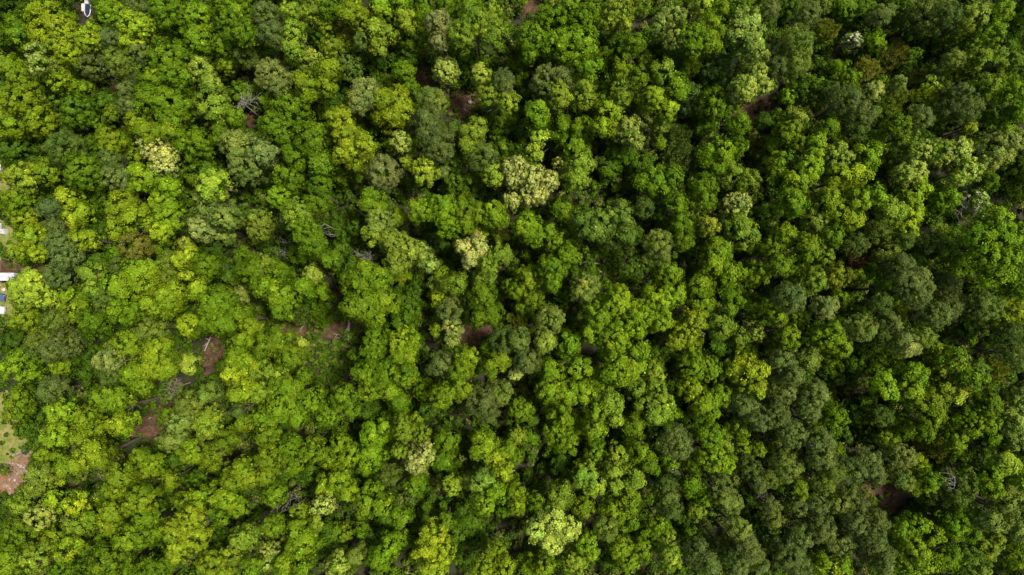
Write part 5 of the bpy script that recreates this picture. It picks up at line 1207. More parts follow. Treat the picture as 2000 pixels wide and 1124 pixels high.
B g 18.4 36.1,-39.6,15.6,1.98|small round mid-green tree, first such from the red soil pit toward the cream-patched lime tree
S yl 12.7 38.7,-46.9,10.3,1.70|round lime-green sapling, first such from the red soil pit toward the small pale cream tree
S g 13.0 40.0,-43.6,10.6,1.77|round mid-green sapling, first such from the red soil pit toward the small pale cream tree
P o 15.5 42.9,-40.5,12.6,2.09|round olive-grey pine, first such from the cream-patched lime tree toward the red soil pit
P ol 18.6 44.5,-43.8,12.8,2.50 42.7,-42.7,14.4,1.72|twin-domed light olive pine, first such from the cream-topped tall crown toward the bottom edge
P od 15.5 48.9,-37.4,12.3,2.27|round dark olive pine, first such from the red soil pit toward the red litter strip
P o 17.2 50.2,-39.6,14.5,1.99|small round olive-grey pine, second such from the red soil pit toward the red litter strip
B yp 23.6 4.9,-46.9,19.8,2.14 7.9,-45.1,20.2,1.98 7.6,-49.3,19.4,2.32 11.3,-47.7,18.4,2.17|many-domed pale yellow tree, alone of its look near the cream-patched lime tree
B gy 19.7 14.9,-50.9,16.4,1.97 15.9,-52.7,17.3,1.35|twin-domed bright green tree, fourth of its look in distance from the cream-patched lime tree
B yl 15.5 12.9,-56.0,11.8,2.73|broad round lime-green tree, alone of its look near the cream-patched lime tree
S gy 12.1 3.6,-57.9,9.3,2.07|round bright green sapling, fourth of its look in distance from the cream-patched lime tree
B gy 16.3 6.9,-56.8,13.5,2.01|small round bright green tree, first of its look in distance from the cream-patched lime tree
B gy 17.8 22.1,-52.6,13.7,2.25 23.4,-55.5,14.3,2.07 27.0,-54.0,11.7,2.28|three-domed bright green tree, twelfth of its look in distance from the cream-patched lime tree
B gy 17.7 29.8,-47.7,14.9,2.06|round bright green tree, second of its look in distance from the red soil pit
S yl 11.0 33.1,-52.9,8.6,1.80|round lime-green sapling, third of its look in distance from the red soil pit
B gl 19.5 31.5,-53.9,16.3,2.20|round light green tree, first of its look in distance from the red soil pit
S dg 10.1 38.3,-52.5,7.6,1.88|round deep green sapling, second of its look in distance from the red soil pit
P o 17.6 37.5,-54.1,14.0,2.58|round olive-grey pine, twelfth of its look in distance from the red soil pit
P o 20.8 38.9,-54.7,17.8,2.08|round olive-grey pine, eleventh of its look in distance from the red soil pit
P ol 20.1 44.9,-48.3,16.6,2.43|round light olive pine, first such from the cream-topped tall crown toward the bottom edge
P o 22.9 46.5,-50.8,17.9,2.51 44.2,-53.9,18.7,2.49|twin-domed olive-grey pine, third of its look in distance from the red soil pit
P o 18.5 49.1,-55.3,15.6,2.05|round olive-grey pine, sixth of its look in distance from the red soil pit
P od 15.1 42.7,-53.2,12.2,2.10|round dark olive pine, third of its look in distance from the red soil pit
S d 10.0 52.4,-51.3,7.9,1.63|round dark green sapling, first of its look in distance from the red soil pit
S d 11.0 20.1,-57.9,8.5,1.87|round dark green sapling, first such from the dark fallen-branch glade toward the bottom edge
S g 10.5 28.1,-51.9,8.3,1.62|round mid-green sapling, thirteenth of its look in distance from the red soil pit
S g 11.9 30.0,-53.2,9.5,1.78|round mid-green sapling, eleventh of its look in distance from the red soil pit
U d 9.5 4.0,-28.4,7.1,1.82|round dark green understorey tree, first such from the big cream-blossomed crown toward the bottom edge
U d 9.2 23.3,-31.3,6.8,1.82|round dark green understorey tree, first such from the dark fallen-branch glade toward the bottom edge
U d 8.6 32.9,-30.0,6.2,1.83|round dark green understorey tree, first such from the red soil pit toward the log-strewn clearing
U d 9.0 36.4,-48.9,6.6,1.82|round dark green understorey tree, tenth of its look in distance from the red soil pit
U d 8.2 6.6,-57.1,6.1,1.65|round dark green understorey tree, tenth of its look in distance from the cream-patched lime tree
P o 16.6 55.0,-21.2,12.5,2.96|broad round olive-grey pine, second such from the red soil pit toward the big cream-blossomed crown
P o 19.2 53.1,-25.6,15.4,2.66|broad round olive-grey pine, first such from the red soil pit toward the dark fallen-branch glade
P o 20.1 61.2,-21.3,14.3,2.58 60.7,-24.5,13.8,2.59|twin-domed olive-grey pine, first such from the grey-twigged olive tree toward the dark fallen-branch glade
P o 17.9 56.7,-29.6,14.3,2.58|round olive-grey pine, first such from the red soil pit toward the dark fallen-branch glade
P o 21.5 61.3,-30.7,15.5,2.66 61.4,-33.8,16.9,2.29|twin-domed olive-grey pine, first such from the red soil pit toward the dark fallen-branch glade
P ol 17.1 56.1,-36.4,13.1,2.94|broad round light olive pine, first such from the red soil pit toward the log-strewn clearing
P oy 18.1 51.4,-38.5,16.1,1.43|small round olive-yellow pine, third such from the red soil pit toward the cream-patched lime tree
P oy 19.6 63.6,-36.8,17.1,1.75|small round olive-yellow pine, first such from the red soil pit toward the dark fallen-branch glade
P oy 19.2 62.0,-39.3,16.5,1.97|small round olive-yellow pine, second such from the red soil pit toward the cream-patched lime tree
S gy 12.1 65.4,-26.7,10.4,1.28|round bright green sapling, first such from the red soil pit toward the cream-topped tall crown
S gy 12.8 62.6,-28.5,10.9,1.42|round bright green sapling, first such from the red soil pit toward the dark fallen-branch glade
B g 17.4 65.6,-26.5,14.5,2.06|round mid-green tree, first such from the red soil pit toward the cream-topped tall crown
S g 12.3 67.9,-34.9,10.2,1.49|round mid-green sapling, first such from the red soil pit toward the dark fallen-branch glade
B yg 17.0 59.1,-41.4,12.8,2.36 60.5,-42.8,13.2,1.39|twin-domed bright green tree, first such from the red soil pit toward the cream-patched lime tree
P ol 15.3 66.9,-44.1,12.1,2.27|round light olive pine standing beside the red soil pit
P o 16.7 57.9,-44.2,14.2,1.79|small round olive-grey pine, second such from the red soil pit toward the rubble bank
P ot 19.0 61.0,-43.4,16.5,1.76|small round grey-green pine, alone of its look near the red soil pit
P ot 19.7 67.5,-36.6,16.1,2.54|round grey-green pine, first such from the red soil pit toward the round cream crown
P o 18.2 67.6,-40.3,15.5,1.88|small round olive-grey pine, first such from the red soil pit toward the cream-patched lime tree
P ot 16.8 72.8,-35.7,13.2,2.60|round grey-green pine, first such from the red soil pit toward the russet sapling
P o 16.8 73.6,-37.9,14.2,1.88|small round olive-grey pine, first such from the red soil pit toward the russet sapling
P ob 18.2 78.2,-34.0,14.5,2.68|broad round brown-olive pine, alone of its look near the red soil pit
P ol 18.0 78.3,-38.5,15.5,1.82|small round light olive pine standing beside the red soil pit
B yg 16.3 83.1,-40.0,12.8,2.50|round bright green tree standing beside the grey-twigged olive tree
S y 12.8 84.8,-36.6,10.4,1.77|round yellow-green sapling standing beside the grey-twigged olive tree
B g 18.7 83.6,-38.1,16.2,1.77|small round mid-green tree standing beside the grey-twigged olive tree
P o 16.0 70.3,-44.6,12.7,2.37|round olive-grey pine, first such from the red soil pit toward the cream-patched lime tree
P o 19.1 69.4,-47.3,15.7,2.38|round olive-grey pine, second such from the russet sapling toward the bottom edge
P o 19.3 72.4,-46.2,16.5,2.01|small round olive-grey pine, first such from the red soil pit toward the bottom edge
P o 22.3 71.3,-48.8,17.2,2.52 73.0,-53.2,15.1,3.07 72.5,-54.0,19.4,1.92|three-domed olive-grey pine, first such from the red soil pit toward the bottom edge
P o 18.8 62.2,-48.5,15.0,2.66|broad round olive-grey pine, second of its look in distance from the red soil pit
P o 16.4 66.8,-52.2,12.6,2.78|broad round olive-grey pine, first of its look in distance from the red soil pit
P o 19.5 57.5,-49.5,16.5,2.10|round olive-grey pine, third of its look in distance from the red soil pit
S g 12.9 57.9,-51.3,11.2,1.27|round mid-green sapling, third of its look in distance from the red soil pit
S g 11.4 54.6,-53.6,9.8,1.21|round mid-green sapling, fourth of its look in distance from the red soil pit
P ol 14.5 53.9,-48.0,12.1,1.75|small round light olive pine, second of its look in distance from the red soil pit
P o 17.3 52.1,-43.9,15.1,1.54|small round olive-grey pine, third such from the red soil pit toward the rubble bank
P o 19.1 55.6,-53.3,15.1,2.90|broad round olive-grey pine, third of its look in distance from the red soil pit
P o 19.2 57.7,-55.7,16.1,2.21|round olive-grey pine, fourth of its look in distance from the red soil pit
S yo 12.0 65.2,-55.6,9.8,1.57|round olive-gold sapling, alone of its look near the red soil pit
B y 19.5 63.4,-56.2,14.1,2.14 66.3,-56.1,15.5,1.78*gy|twin-domed yellow-green tree, first of its look in distance from the red soil pit
B g 21.1 80.9,-47.5,15.7,1.88 76.7,-47.3,18.2,1.64 83.6,-49.3,15.8,2.31*gy 79.8,-51.7,16.6,2.37*gy 79.1,-54.6,15.5,2.39*gy 81.0,-53.9,18.1,1.84*gy|many-domed mid-green tree, first of its look in distance from the red soil pit
B g 19.8 86.9,-53.8,16.5,2.37|round mid-green tree, first such from the grey-twigged olive tree toward the bottom edge
B g 17.9 88.9,-48.1,14.6,2.23 91.7,-46.6,14.1,2.14 92.5,-49.4,13.9,2.00|three-domed mid-green tree standing beside the grey-twigged olive tree
P og 17.1 91.2,-40.2,11.8,2.97 91.0,-42.7,13.2,1.91|twin-domed green-olive pine, alone of its look near the grey-twigged olive tree
B lt 22.5 93.9,-45.8,18.2,2.27 98.2,-42.1,18.0,2.61 98.3,-47.2,19.0,1.93|three-domed silvery green tree, first of its look in distance from the grey-twigged olive tree
B gy 22.0 95.7,-37.7,16.2,2.10 94.9,-39.9,18.0,1.68 99.1,-37.7,18.5,1.93 98.0,-34.9,16.8,1.96*gl|many-domed bright green tree, first of its look in distance from the grey-twigged olive tree
B yl 17.1 96.3,-52.7,13.3,2.25 97.7,-50.9,14.8,1.38|twin-domed lime-green tree, first of its look in distance from the grey-twigged olive tree
B go 19.0 92.5,-55.7,15.1,2.73|broad round green-olive tree, alone of its look near the grey-twigged olive tree
B gy 18.0 100.8,-54.4,15.4,1.88|small round bright green tree, first of its look in distance from the grey-twigged olive tree
Z by 10.6 90.1,-33.7,6.9,2.83|round tawny yellow thin sapling standing beside the grey-twigged olive tree
B gy 17.4 90.4,-29.9,13.0,2.02 89.8,-32.0,14.6,1.55|twin-domed bright green tree, first such from the grey-twigged olive tree toward the white-topped twiggy tree
S gy 13.6 93.4,-34.9,11.3,1.69|round bright green sapling standing beside the grey-twigged olive tree
B gy 20.7 80.6,-22.8,16.0,1.97 83.7,-22.3,15.2,2.12 84.8,-24.6,15.9,1.64 83.1,-26.1,16.3,2.10 81.8,-28.7,17.5,1.62|many-domed bright green tree, first such from the grey-twigged olive tree toward the russet sapling
U dg 9.9 74.7,-25.9,6.1,2.84|round deep green understorey tree, first such from the red soil pit toward the russet sapling
P do 15.3 75.8,-26.6,12.3,2.17|round dark olive pine, first such from the red soil pit toward the russet sapling
S gy 13.6 77.7,-31.3,10.9,1.94|round bright green sapling, first such from the red soil pit toward the pale three-domed crown
S gy 11.3 83.0,-30.4,9.3,1.50|round bright green sapling, first such from the grey-twigged olive tree toward the cream-topped tall crown
S g 13.4 80.5,-28.3,11.0,1.77|round mid-green sapling, first such from the red soil pit toward the white-topped twiggy tree
U d 8.3 99.8,-24.6,5.3,2.28|round dark green understorey tree, second such from the white-topped twiggy tree toward the bottom edge
B gy 19.9 95.2,-23.5,15.8,2.31 92.4,-27.4,14.8,2.67 94.4,-27.1,16.7,1.86|three-domed bright green tree, first such from the white-topped twiggy tree toward the bottom edge
S yl 10.5 102.9,-29.4,8.2,1.73|round lime-green sapling, first of its look in distance from the grey-twigged olive tree
S g 13.0 99.9,-31.2,10.6,1.77|round mid-green sapling, first of its look in distance from the grey-twigged olive tree
B lt 15.4 103.2,-23.1,12.0,2.52|round silvery green tree, first of its look in distance from the grey-twigged olive tree
B lt 17.3 101.6,-27.8,13.3,2.25 103.1,-31.3,13.2,1.91|twin-domed silvery green tree, first of its look in distance from the grey-twigged olive tree
S g 11.7 106.0,-36.1,9.6,1.61|round mid-green sapling, second of its look in distance from the grey-twigged olive tree
U d 9.2 75.8,-31.4,6.6,2.00|round dark green understorey tree, first such from the red soil pit toward the russet sapling
U d 9.3 100.1,-36.1,6.6,2.00|round dark green understorey tree, third such from the white-topped twiggy tree toward the bottom edge
U d 8.1 91.7,-37.8,5.7,1.83|round dark green understorey tree, first such from the grey-twigged olive tree toward the russet sapling
U d 9.9 103.9,-47.1,7.5,1.81|round dark green understorey tree, fourth of its look in distance from the grey-twigged olive tree
U d 9.7 90.6,-48.6,7.3,1.81|round dark green understorey tree, third of its look in distance from the grey-twigged olive tree
U d 6.9 72.0,-32.5,4.8,1.66|round dark green understorey tree, fourth of its look in distance from the red soil pit"""
for line in TREES.split('\n'):
    spec, label = line.split('|')
    f = spec.split()
    lobes = []
    for q in f[3:]:
        q, _, c = q.partition('*')
        lobes.append(tuple(float(v) for v in q.split(',')) + (c or None,))
    make_tree(f[0], f[1], float(f[2]), lobes, label)

# ------------------------------------------------------------------ woodland carrying on beyond the picture
def woodland():
    n = 1150
    X = RNG.uniform(-178, 178, n)
    Y = RNG.uniform(-125, 125, n)
    ok = ((np.abs(X) > 108) | (np.abs(Y) > 65)) & ~((X < -104) & (np.abs(Y + 4) < 56))
    Vs, Cs = [], []
    for x, y in zip(X[ok], Y[ok]):
        r = RNG.uniform(2.4, 4.4)
        h = RNG.uniform(12, 19)
        # stem: four crossed tall slivers, then clumps of leaves, then a few bushes at its foot
        a = np.arange(4) * math.pi / 4
        st = np.empty((4, 4, 3))
        st[:, 0] = (x, y, -0.3)
        st[:, 2] = (x, y, h * 0.8)
        st[:, 1] = np.stack([x + 0.2 * np.cos(a), y + 0.2 * np.sin(a), np.full(4, h * 0.3)], 1)
        st[:, 3] = np.stack([x - 0.2 * np.cos(a), y - 0.2 * np.sin(a), np.full(4, h * 0.3)], 1)
        Vs.append(st.reshape(-1, 3))
        Cs.append(np.tile((0.09, 0.07, 0.05), (4, 1)))
        d = unit(RNG.normal(size=(34, 3)) + np.array([0, 0, 0.4]))
        cc = np.array([x, y, h - r * 1.3]) + d * r * np.array([1, 1, 1.5]) * RNG.uniform(0.6, 1.0, (34, 1))
        b = np.array([x, y, 0.7]) + np.concatenate([RNG.normal(0, 2.6, (6, 2)), RNG.uniform(0, 1.2, (6, 1))], 1)
        cc = np.concatenate([cc, b])
        idx = np.repeat(np.arange(40), 40)
        dl = unit(RNG.normal(size=(len(idx), 3)) + np.array([0, 0, 0.5]))
        P = cc[idx] + dl * (r * 0.28)
        Vs.append(leaves(P, unit(dl + RNG.normal(0, 0.5, dl.shape)), np.full(len(P), 0.32), np.full(len(P), 0.19), 0.2))
        Cs.append(np.array(PAL[random.choice('gggyoyl')])[None] * np.exp(RNG.normal(0, 0.15, (len(P), 1))))
    return stuff("woodland", np.concatenate(Vs), np.concatenate(Cs))
woodland()

# ------------------------------------------------------------------ dead trees and fallen wood
def up(px, py, z):
    """Point above the ground plan position that shows at a photo position when it is z metres up."""
    k = K * (150 - z) / 150
    return ((px - 1000) * k, (562 - py) * k, z)

def branch_mesh(p0, p1, r0, depth=2, wob=0.10, twigs=4):
    parts = []
    def grow(a, b, r, dep):
        P = bent(a, b, 6, wob)
        parts.append(tube_arrays(P, np.linspace(r, r * 0.35, 6), 5))
        if dep <= 0:
            return
        L = np.linalg.norm(np.array(b) - np.array(a))
        dirv = unit(np.array(b, float) - np.array(a, float))
        for i in range(twigs):
            k = RNG.uniform(0.35, 0.95)
            q = P[int(k * 5)]
            dv = unit(dirv + RNG.normal(0, 0.62, 3))
            grow(q, q + dv * L * RNG.uniform(0.3, 0.5), r * 0.5, dep - 1)
    grow(np.array(p0, float), np.array(p1, float), r0, depth)
    return join(parts)

def dead_tree(label, base, h, tips, r=0.16, fork=0.55, mat=None, twigs=4, depth=2, group='dead bare trees'):
    """Standing dead tree: trunk to the fork, one child per main branch; tips in world coordinates."""
    mat = mat or DEADWOOD
    bx, by = base
    root = empty("dead_tree", (bx, by, float(gz(bx, by))))
    tag(root, label, "dead tree", group)
    top = np.array([0, 0, h * fork])
    V, F = tube_arrays(bent((0, 0, -0.3), top, 5, 0.03), np.linspace(r, r * 0.7, 5), 7)
    link(bpy.data.objects.new("trunk", mesh_from("trunk", V, F, mat, True)), root)
    for t in tips:
        b = np.array(t) - np.array([bx, by, float(gz(bx, by))])
        V, F = branch_mesh(top * RNG.uniform(0.88, 0.99), b, r * 0.42, depth, 0.10, twigs)
        link(bpy.data.objects.new("branch", mesh_from("branch", V, F, mat, True)), root)
    return root

dead_tree("bare grey tree with fine forked twigs spread over the dark soil gap", at(508, 228), 15,
          [up(466, 200, 15), up(474, 190, 15.5), up(490, 192, 16), up(500, 193, 15), up(504, 205, 14), up(466, 214, 13.5)], 0.17, 0.72, twigs=4)
dead_tree("pale dead tree forking into three long bare poles over a dark gap", at(674, 459), 15,
          [up(634, 444, 16), up(633, 451, 15), up(638, 458, 14)], 0.17, 0.35, twigs=1, depth=1)
dead_tree("tangled bare grey twigs beside the olive-brown rounded crown", at(735, 508), 11,
          [up(697, 498, 12), up(703, 506, 11.5), up(712, 494, 12), up(722, 497, 12), up(726, 506, 11), up(708, 511, 11)], 0.12, 0.75, twigs=5)
dead_tree("sparse white-twigged dead sapling near dark gap, lower of a close pair", at(575, 495), 10,
          [up(540, 494, 11), up(548, 488, 11), up(560, 492, 11), up(551, 505, 10)], 0.09, 0.7, twigs=4)
dead_tree("thin bare dead sapling above another white-twigged one", at(572, 478), 10,
          [up(546, 472, 11), up(554, 468, 11), up(560, 478, 10)], 0.08, 0.7, twigs=3)
dead_tree("brownish dead crown of curling bare twigs beside the red soil strip", at(372, 748), 11,
          [up(324, 762, 12), up(333, 744, 12), up(345, 738, 12), up(358, 745, 11.5), up(340, 765, 12), up(330, 772, 11)], 0.13, 0.7, mat=noise_mat("dead_twigs", (0.20, 0.15, 0.11), (0.36, 0.29, 0.21), 2.0), twigs=6)
dead_tree("forked bleached branches poking out of a golden-green crown", at(440, 985), 15,
          [up(383, 1028, 19.5), up(390, 1018, 20), up(404, 1011, 20)], 0.15, 0.6, twigs=2, depth=1)
dead_tree("long grey dead limbs leaning above a dark gap near a small cream crown", at(590, 945), 13,
          [up(553, 1000, 15), up(560, 984, 15), up(568, 974, 14), up(548, 1008, 14)], 0.15, 0.5, twigs=2, depth=1)
dead_tree("pale ribbed dead branches fanning out over yellow-green leaves", at(600, 955), 12,
          [up(580, 992, 15), up(585, 1004, 14), up(591, 1000, 14), up(594, 992, 14)], 0.10, 0.6, twigs=2, depth=1)
dead_tree("bare grey twigs between two yellow-green lobed crowns beside a leaf-litter hole", at(310, 455), 11,
          [up(265, 447, 13), up(272, 455, 12.5), up(284, 450, 12), up(288, 462, 12), up(276, 444, 12)], 0.11, 0.6, twigs=3)
GREYTWIG = noise_mat("grey_twigs", (0.16, 0.15, 0.13), (0.30, 0.28, 0.25), 2.5)
dead_tree("grey bare-branched tree rising through an olive crown", at(1800, 902), 16,
          [up(1845, 940, 19), up(1852, 952, 19), up(1864, 944, 19.3), up(1849, 960, 18.5)], 0.12, 0.86, mat=GREYTWIG, twigs=2)
dead_tree("white bare limbs under tufts of whitish blossom", at(1830, 420), 13,
          [up(1872, 392, 15), up(1869, 418, 14), up(1870, 438, 13), up(1893, 396, 15), up(1905, 412, 14)], 0.11, 0.6, mat=GREYTWIG, twigs=1, depth=1)
dead_tree("pale twigs at the end of a bright green crown over a soil gap", at(930, 300), 11,
          [up(936, 283, 15), up(950, 284, 15), up(966, 287, 14.5)], 0.09, 0.7, twigs=2, depth=1)

def snag():
    b = at(1394, 164)
    root = empty("standing_snag", (b[0], b[1], 0))
    tag(root, "broken-topped bleached bare bole with short branch stubs", "dead tree")
    top = np.array(up(1442, 111, 17)) - np.array([b[0], b[1], 0])
    P = bent((0, 0, -0.3), top, 7, 0.01)
    V, F = tube_arrays(P, np.linspace(0.26, 0.17, 7), 8)
    link(bpy.data.objects.new("trunk", mesh_from("trunk", V, F, DEADWOOD, True)), root)
    for i in range(9):
        q = P[0] + (P[-1] - P[0]) * RNG.uniform(0.5, 0.99)
        a = RNG.uniform(0, 6.28)
        V, F = tube_arrays([q, q + np.array([math.cos(a), math.sin(a), 0.35]) * RNG.uniform(0.5, 1.1)], [0.07, 0.04], 5)
        link(bpy.data.objects.new("branch_stub", mesh_from("branch_stub", V, F, DEADWOOD, True)), root)
snag()

def log(label, pts, r, mat, side=(), group='fallen logs in the gaps'):
    """Fallen trunk lying on the ground along photo points; side = short broken branches (child meshes)."""
    P = [np.array([*at(*p), 0.0]) for p in pts]
    for p in P:
        p[2] = float(gz(p[0], p[1])) + r * 0.8
    c = P[0].copy()
    Q = np.concatenate([bent(P[i] - c, P[i + 1] - c, 4, 0.03)[(1 if i else 0):] for i in range(len(P) - 1)])
    V, F = tube_arrays(Q, np.linspace(r, r * 0.55, len(Q)), 8)
    o = link(bpy.data.objects.new("fallen_log", mesh_from("fallen_log", V, F, mat, True)))
    o.location = c
    tag(o, label, "fallen log", group)
    for a, b in side:
        A = np.array([*at(*a), 0.25]) - c
        B = np.array([*at(*b), 0.5]) - c
        V, F = branch_mesh(A, B, r * 0.5, 1, 0.1, 2)
        link(bpy.data.objects.new("branch", mesh_from("branch", V, F, mat, True)), o)
    return o

log("thick grey fallen bole lying on red litter in the log clearing", [(682, 624), (681, 645), (680, 664)], 0.34, DEADWOOD, [((680, 655), (687, 672))])
log("pale forked log beside the thick fallen bole on red litter", [(682, 636), (676, 647), (671, 659)], 0.22, DEADWOOD, [((672, 657), (652, 652)), ((670, 658), (655, 660))])
log("slender brown pole slanting away from the forked log into dark undergrowth", [(664, 661), (653, 672), (641, 689)], 0.15, DARKWOOD, [((650, 675), (645, 668))])
log("long thin pole bent across the dark green clearing floor", [(669, 660), (671, 690), (667, 706), (668, 722)], 0.13, DARKWOOD, [((670, 695), (676, 704))])
log("straight white bare pole at the lower end of the log clearing", [(659, 716), (650, 730), (641, 745)], 0.15, DEADWOOD, [((650, 730), (645, 728))])
log("grey stick lying across the shaded red strip by the log clearing", [(592, 637), (584, 646), (577, 655)], 0.16, DARKWOOD)
log("bundle-end log with splayed sticks at the top of the red litter strip", [(412, 658), (406, 671), (400, 686)], 0.17, DEADWOOD, [((409, 664), (403, 660)), ((406, 671), (398, 676))])
log("pale crooked limb at the mouth of the dark branch-strewn glade", [(1138, 512), (1152, 513), (1170, 516)], 0.20, DEADWOOD, [((1150, 513), (1160, 506))])
log("long grey limb with broken side branches in the dark glade", [(1140, 519), (1165, 528), (1196, 542)], 0.22, DEADWOOD, [((1170, 530), (1186, 522)), ((1182, 536), (1192, 528)), ((1188, 538), (1202, 546))])
log("short brown log lying alone in the middle of the dark glade", [(1188, 521), (1198, 522), (1208, 525)], 0.17, DARKWOOD)
log("thin straight log on the dark red soil gap under a bright green crown", [(905, 213), (913, 219), (922, 227)], 0.17, DARKWOOD)
log("mossy dark trunk lying along the top of the rubble bank", [(28, 889), (42, 883), (64, 873)], 0.42, DARKWOOD, [((50, 880), (60, 884)), ((60, 875), (66, 880))])
log("small log across the second red litter gap", [(290, 818), (297, 815), (305, 812)], 0.18, DARKWOOD)

def stump():
    x, y = at(918, 200)
    bm = bmesh.new()
    bmesh.ops.create_cone(bm, cap_ends=True, segments=14, radius1=0.52, radius2=0.42, depth=0.6, matrix=Matrix.Translation((0, 0, 0.28)))
    for v in bm.verts:
        v.co.x += random.uniform(-0.05, 0.05)
        v.co.y += random.uniform(-0.05, 0.05)
    o = obj_from_bm("tree_stump", bm, DARKWOOD)
    o.location = (x, y, float(gz(x, y)))
    tag(o, "round cut stump on dark red soil under the canopy", "tree stump")
stump()

# ------------------------------------------------------------------ rocks and chips on the orange bank
def rock(px, py, s, label):
    x, y = at(px, py)
    bm = bmesh.new()
    bmesh.ops.create_icosphere(bm, subdivisions=2, radius=s)
    for v in bm.verts:
        v.co *= random.uniform(0.78, 1.15)
        v.co.z *= 0.6
    o = obj_from_bm("rock", bm, STONE)
    o.location = (x, y, float(gz(x, y)) + 0.12)
    o.rotation_euler = (0, 0, random.uniform(0, 6))
    tag(o, label, "rock", "pale rocks on the rubble bank")
for px, py, s, l in [(28, 938, .38, "largest pale rock in the middle of the orange rubble bank"), (33, 945, .2, "small pale rock just below the largest one on the bank"),
                     (18, 937, .24, "pale rock on the outer orange side of the bank"), (41, 911, .42, "whitish rock heap top at the upper end of the bank"),
                     (36, 908, .28, "small white rock touching the whitish rock heap top"), (47, 913, .26, "white rock between heap top and bush on the bank"),
                     (26, 905, .2, "small rock at grass edge above the rubble"), (44, 925, .22, "buff rock in the middle of red litter on the bank"),
                     (34, 926, .2, "small buff rock among wood chips"), (50, 941, .28, "pale rock beside the bright green bush edge"),
                     (54, 946, .26, "pale rock nearest the dark hollow under the bush".replace("nearest", "by")), (19, 955, .24, "pale rock at the bottom end of the rubble bank"),
                     (41, 931, .18, "little round buff rock under the middle of the bank"), (12, 950, .2, "small rock lying on bare orange soil")]:
    rock(px, py, s, l)

def chips():
    n = 4500
    X = RNG.uniform(-116, -104, n)
    Y = RNG.uniform(-50, -32, n)
    ok = patch(36, 925, 26, 32, -0.5, 3)(X, Y)
    X, Y = X[ok], Y[ok]
    P = np.stack([X, Y, gz(X, Y) + 0.12], 1)
    N = unit(RNG.normal(0, 0.6, (len(X), 3)) + np.array([0, 0, 1.0]))
    V = leaves(P, N, RNG.uniform(0.08, 0.35, len(X)), RNG.uniform(0.03, 0.10, len(X)), 0.1)
    m = RNG.random((len(X), 1))
    C = (np.array((0.13, 0.07, 0.042)) * (1 - m) + np.array((0.32, 0.25, 0.19)) * m) * RNG.uniform(0.6, 1.2, (len(X), 1))
    return stuff("debris", V, C)
chips()

# ------------------------------------------------------------------ vehicles and yard things at the edge of the wood
def box_bm(bm, x0, x1, y0, y1, z0, z1, tx=0.0, ty=0.0):
    """Box whose top is inset by tx, ty."""
    vs = [bm.verts.new(p) for p in [(x0, y0, z0), (x1, y0, z0), (x1, y1, z0), (x0, y1, z0), (x0 + tx, y0 + ty, z1), (x1 - tx, y0 + ty, z1), (x1 - tx, y1 - ty, z1), (x0 + tx, y1 - ty, z1)]]
    for f in ((3, 2, 1, 0), (4, 5, 6, 7), (0, 1, 5, 4), (1, 2, 6, 5), (2, 3, 7, 6), (3, 0, 4, 7)):
        bm.faces.new([vs[i] for i in f])

def bevelled(bm, w, seg=2):
    bmesh.ops.bevel(bm, geom=list(bm.edges), offset=w, segments=seg, affect='EDGES', profile=0.6)

def wheel(root, x, y, r=0.33):
    bm = bmesh.new()
    bmesh.ops.create_cone(bm, cap_ends=True, segments=20, radius1=r, radius2=r, depth=0.22, matrix=Matrix.Translation((x, y, r)) @ Matrix.Rotation(R(90), 4, 'X'))
    o = obj_from_bm("wheel", bm, TYRE, root)
    bm = bmesh.new()
    bmesh.ops.create_cone(bm, cap_ends=True, segments=14, radius1=r * 0.55, radius2=r * 0.55, depth=0.24, matrix=Matrix.Translation((x, y, r)) @ Matrix.Rotation(R(90), 4, 'X'))
    obj_from_bm("rim", bm, CHROME, o)

def car(name, label, px, py, rz, paint, L=4.3, W=1.72, H=1.42, van=False, cat="car"):
    x, y = at(px, py)
    root = empty(name, (x, y, float(gz(x, y))), R(rz))
    tag(root, label, cat)
    bm = bmesh.new()
    box_bm(bm, -L / 2, L / 2, -W / 2, W / 2, 0.3, 0.92, 0.10, 0.06)
    bevelled(bm, 0.09)
    obj_from_bm("body", bm, paint, root, True)
    c0, c1 = (-L * 0.46, L * 0.30) if van else (-L * 0.34, L * 0.16)
    bm = bmesh.new()
    box_bm(bm, c0, c1, -W / 2 + 0.10, W / 2 - 0.10, 0.90, H, 0.42 if not van else 0.22, 0.16)
    obj_from_bm("window_band", bm, GLASS, root)
    t = 0.40 if not van else 0.20
    bm = bmesh.new()
    box_bm(bm, c0 + t, c1 - t, -W / 2 + 0.23, W / 2 - 0.23, H - 0.02, H + 0.06, 0.05, 0.05)
    bevelled(bm, 0.02, 1)
    obj_from_bm("roof", bm, paint, root, True)
    for s in (-1, 1):
        bm = bmesh.new()
        box_bm(bm, L / 2 - 0.12, L / 2 + 0.015, s * W * 0.36 - 0.17, s * W * 0.36 + 0.17, 0.58, 0.74)
        obj_from_bm("headlight", bm, CHROME, root)
        bm = bmesh.new()
        box_bm(bm, -L / 2 - 0.015, -L / 2 + 0.10, s * W * 0.38 - 0.13, s * W * 0.38 + 0.13, 0.60, 0.76)
        obj_from_bm("tail_light", bm, LAMP, root)
        bm = bmesh.new()
        box_bm(bm, c1 - 0.40, c1 - 0.22, s * (W / 2 + 0.10) - 0.09, s * (W / 2 + 0.10) + 0.09, 0.93, 1.06)
        obj_from_bm("wing_mirror", bm, paint, root)
        for xw in (-L * 0.30, L * 0.30):
            wheel(root, xw, s * (W / 2 - 0.10))
    return root

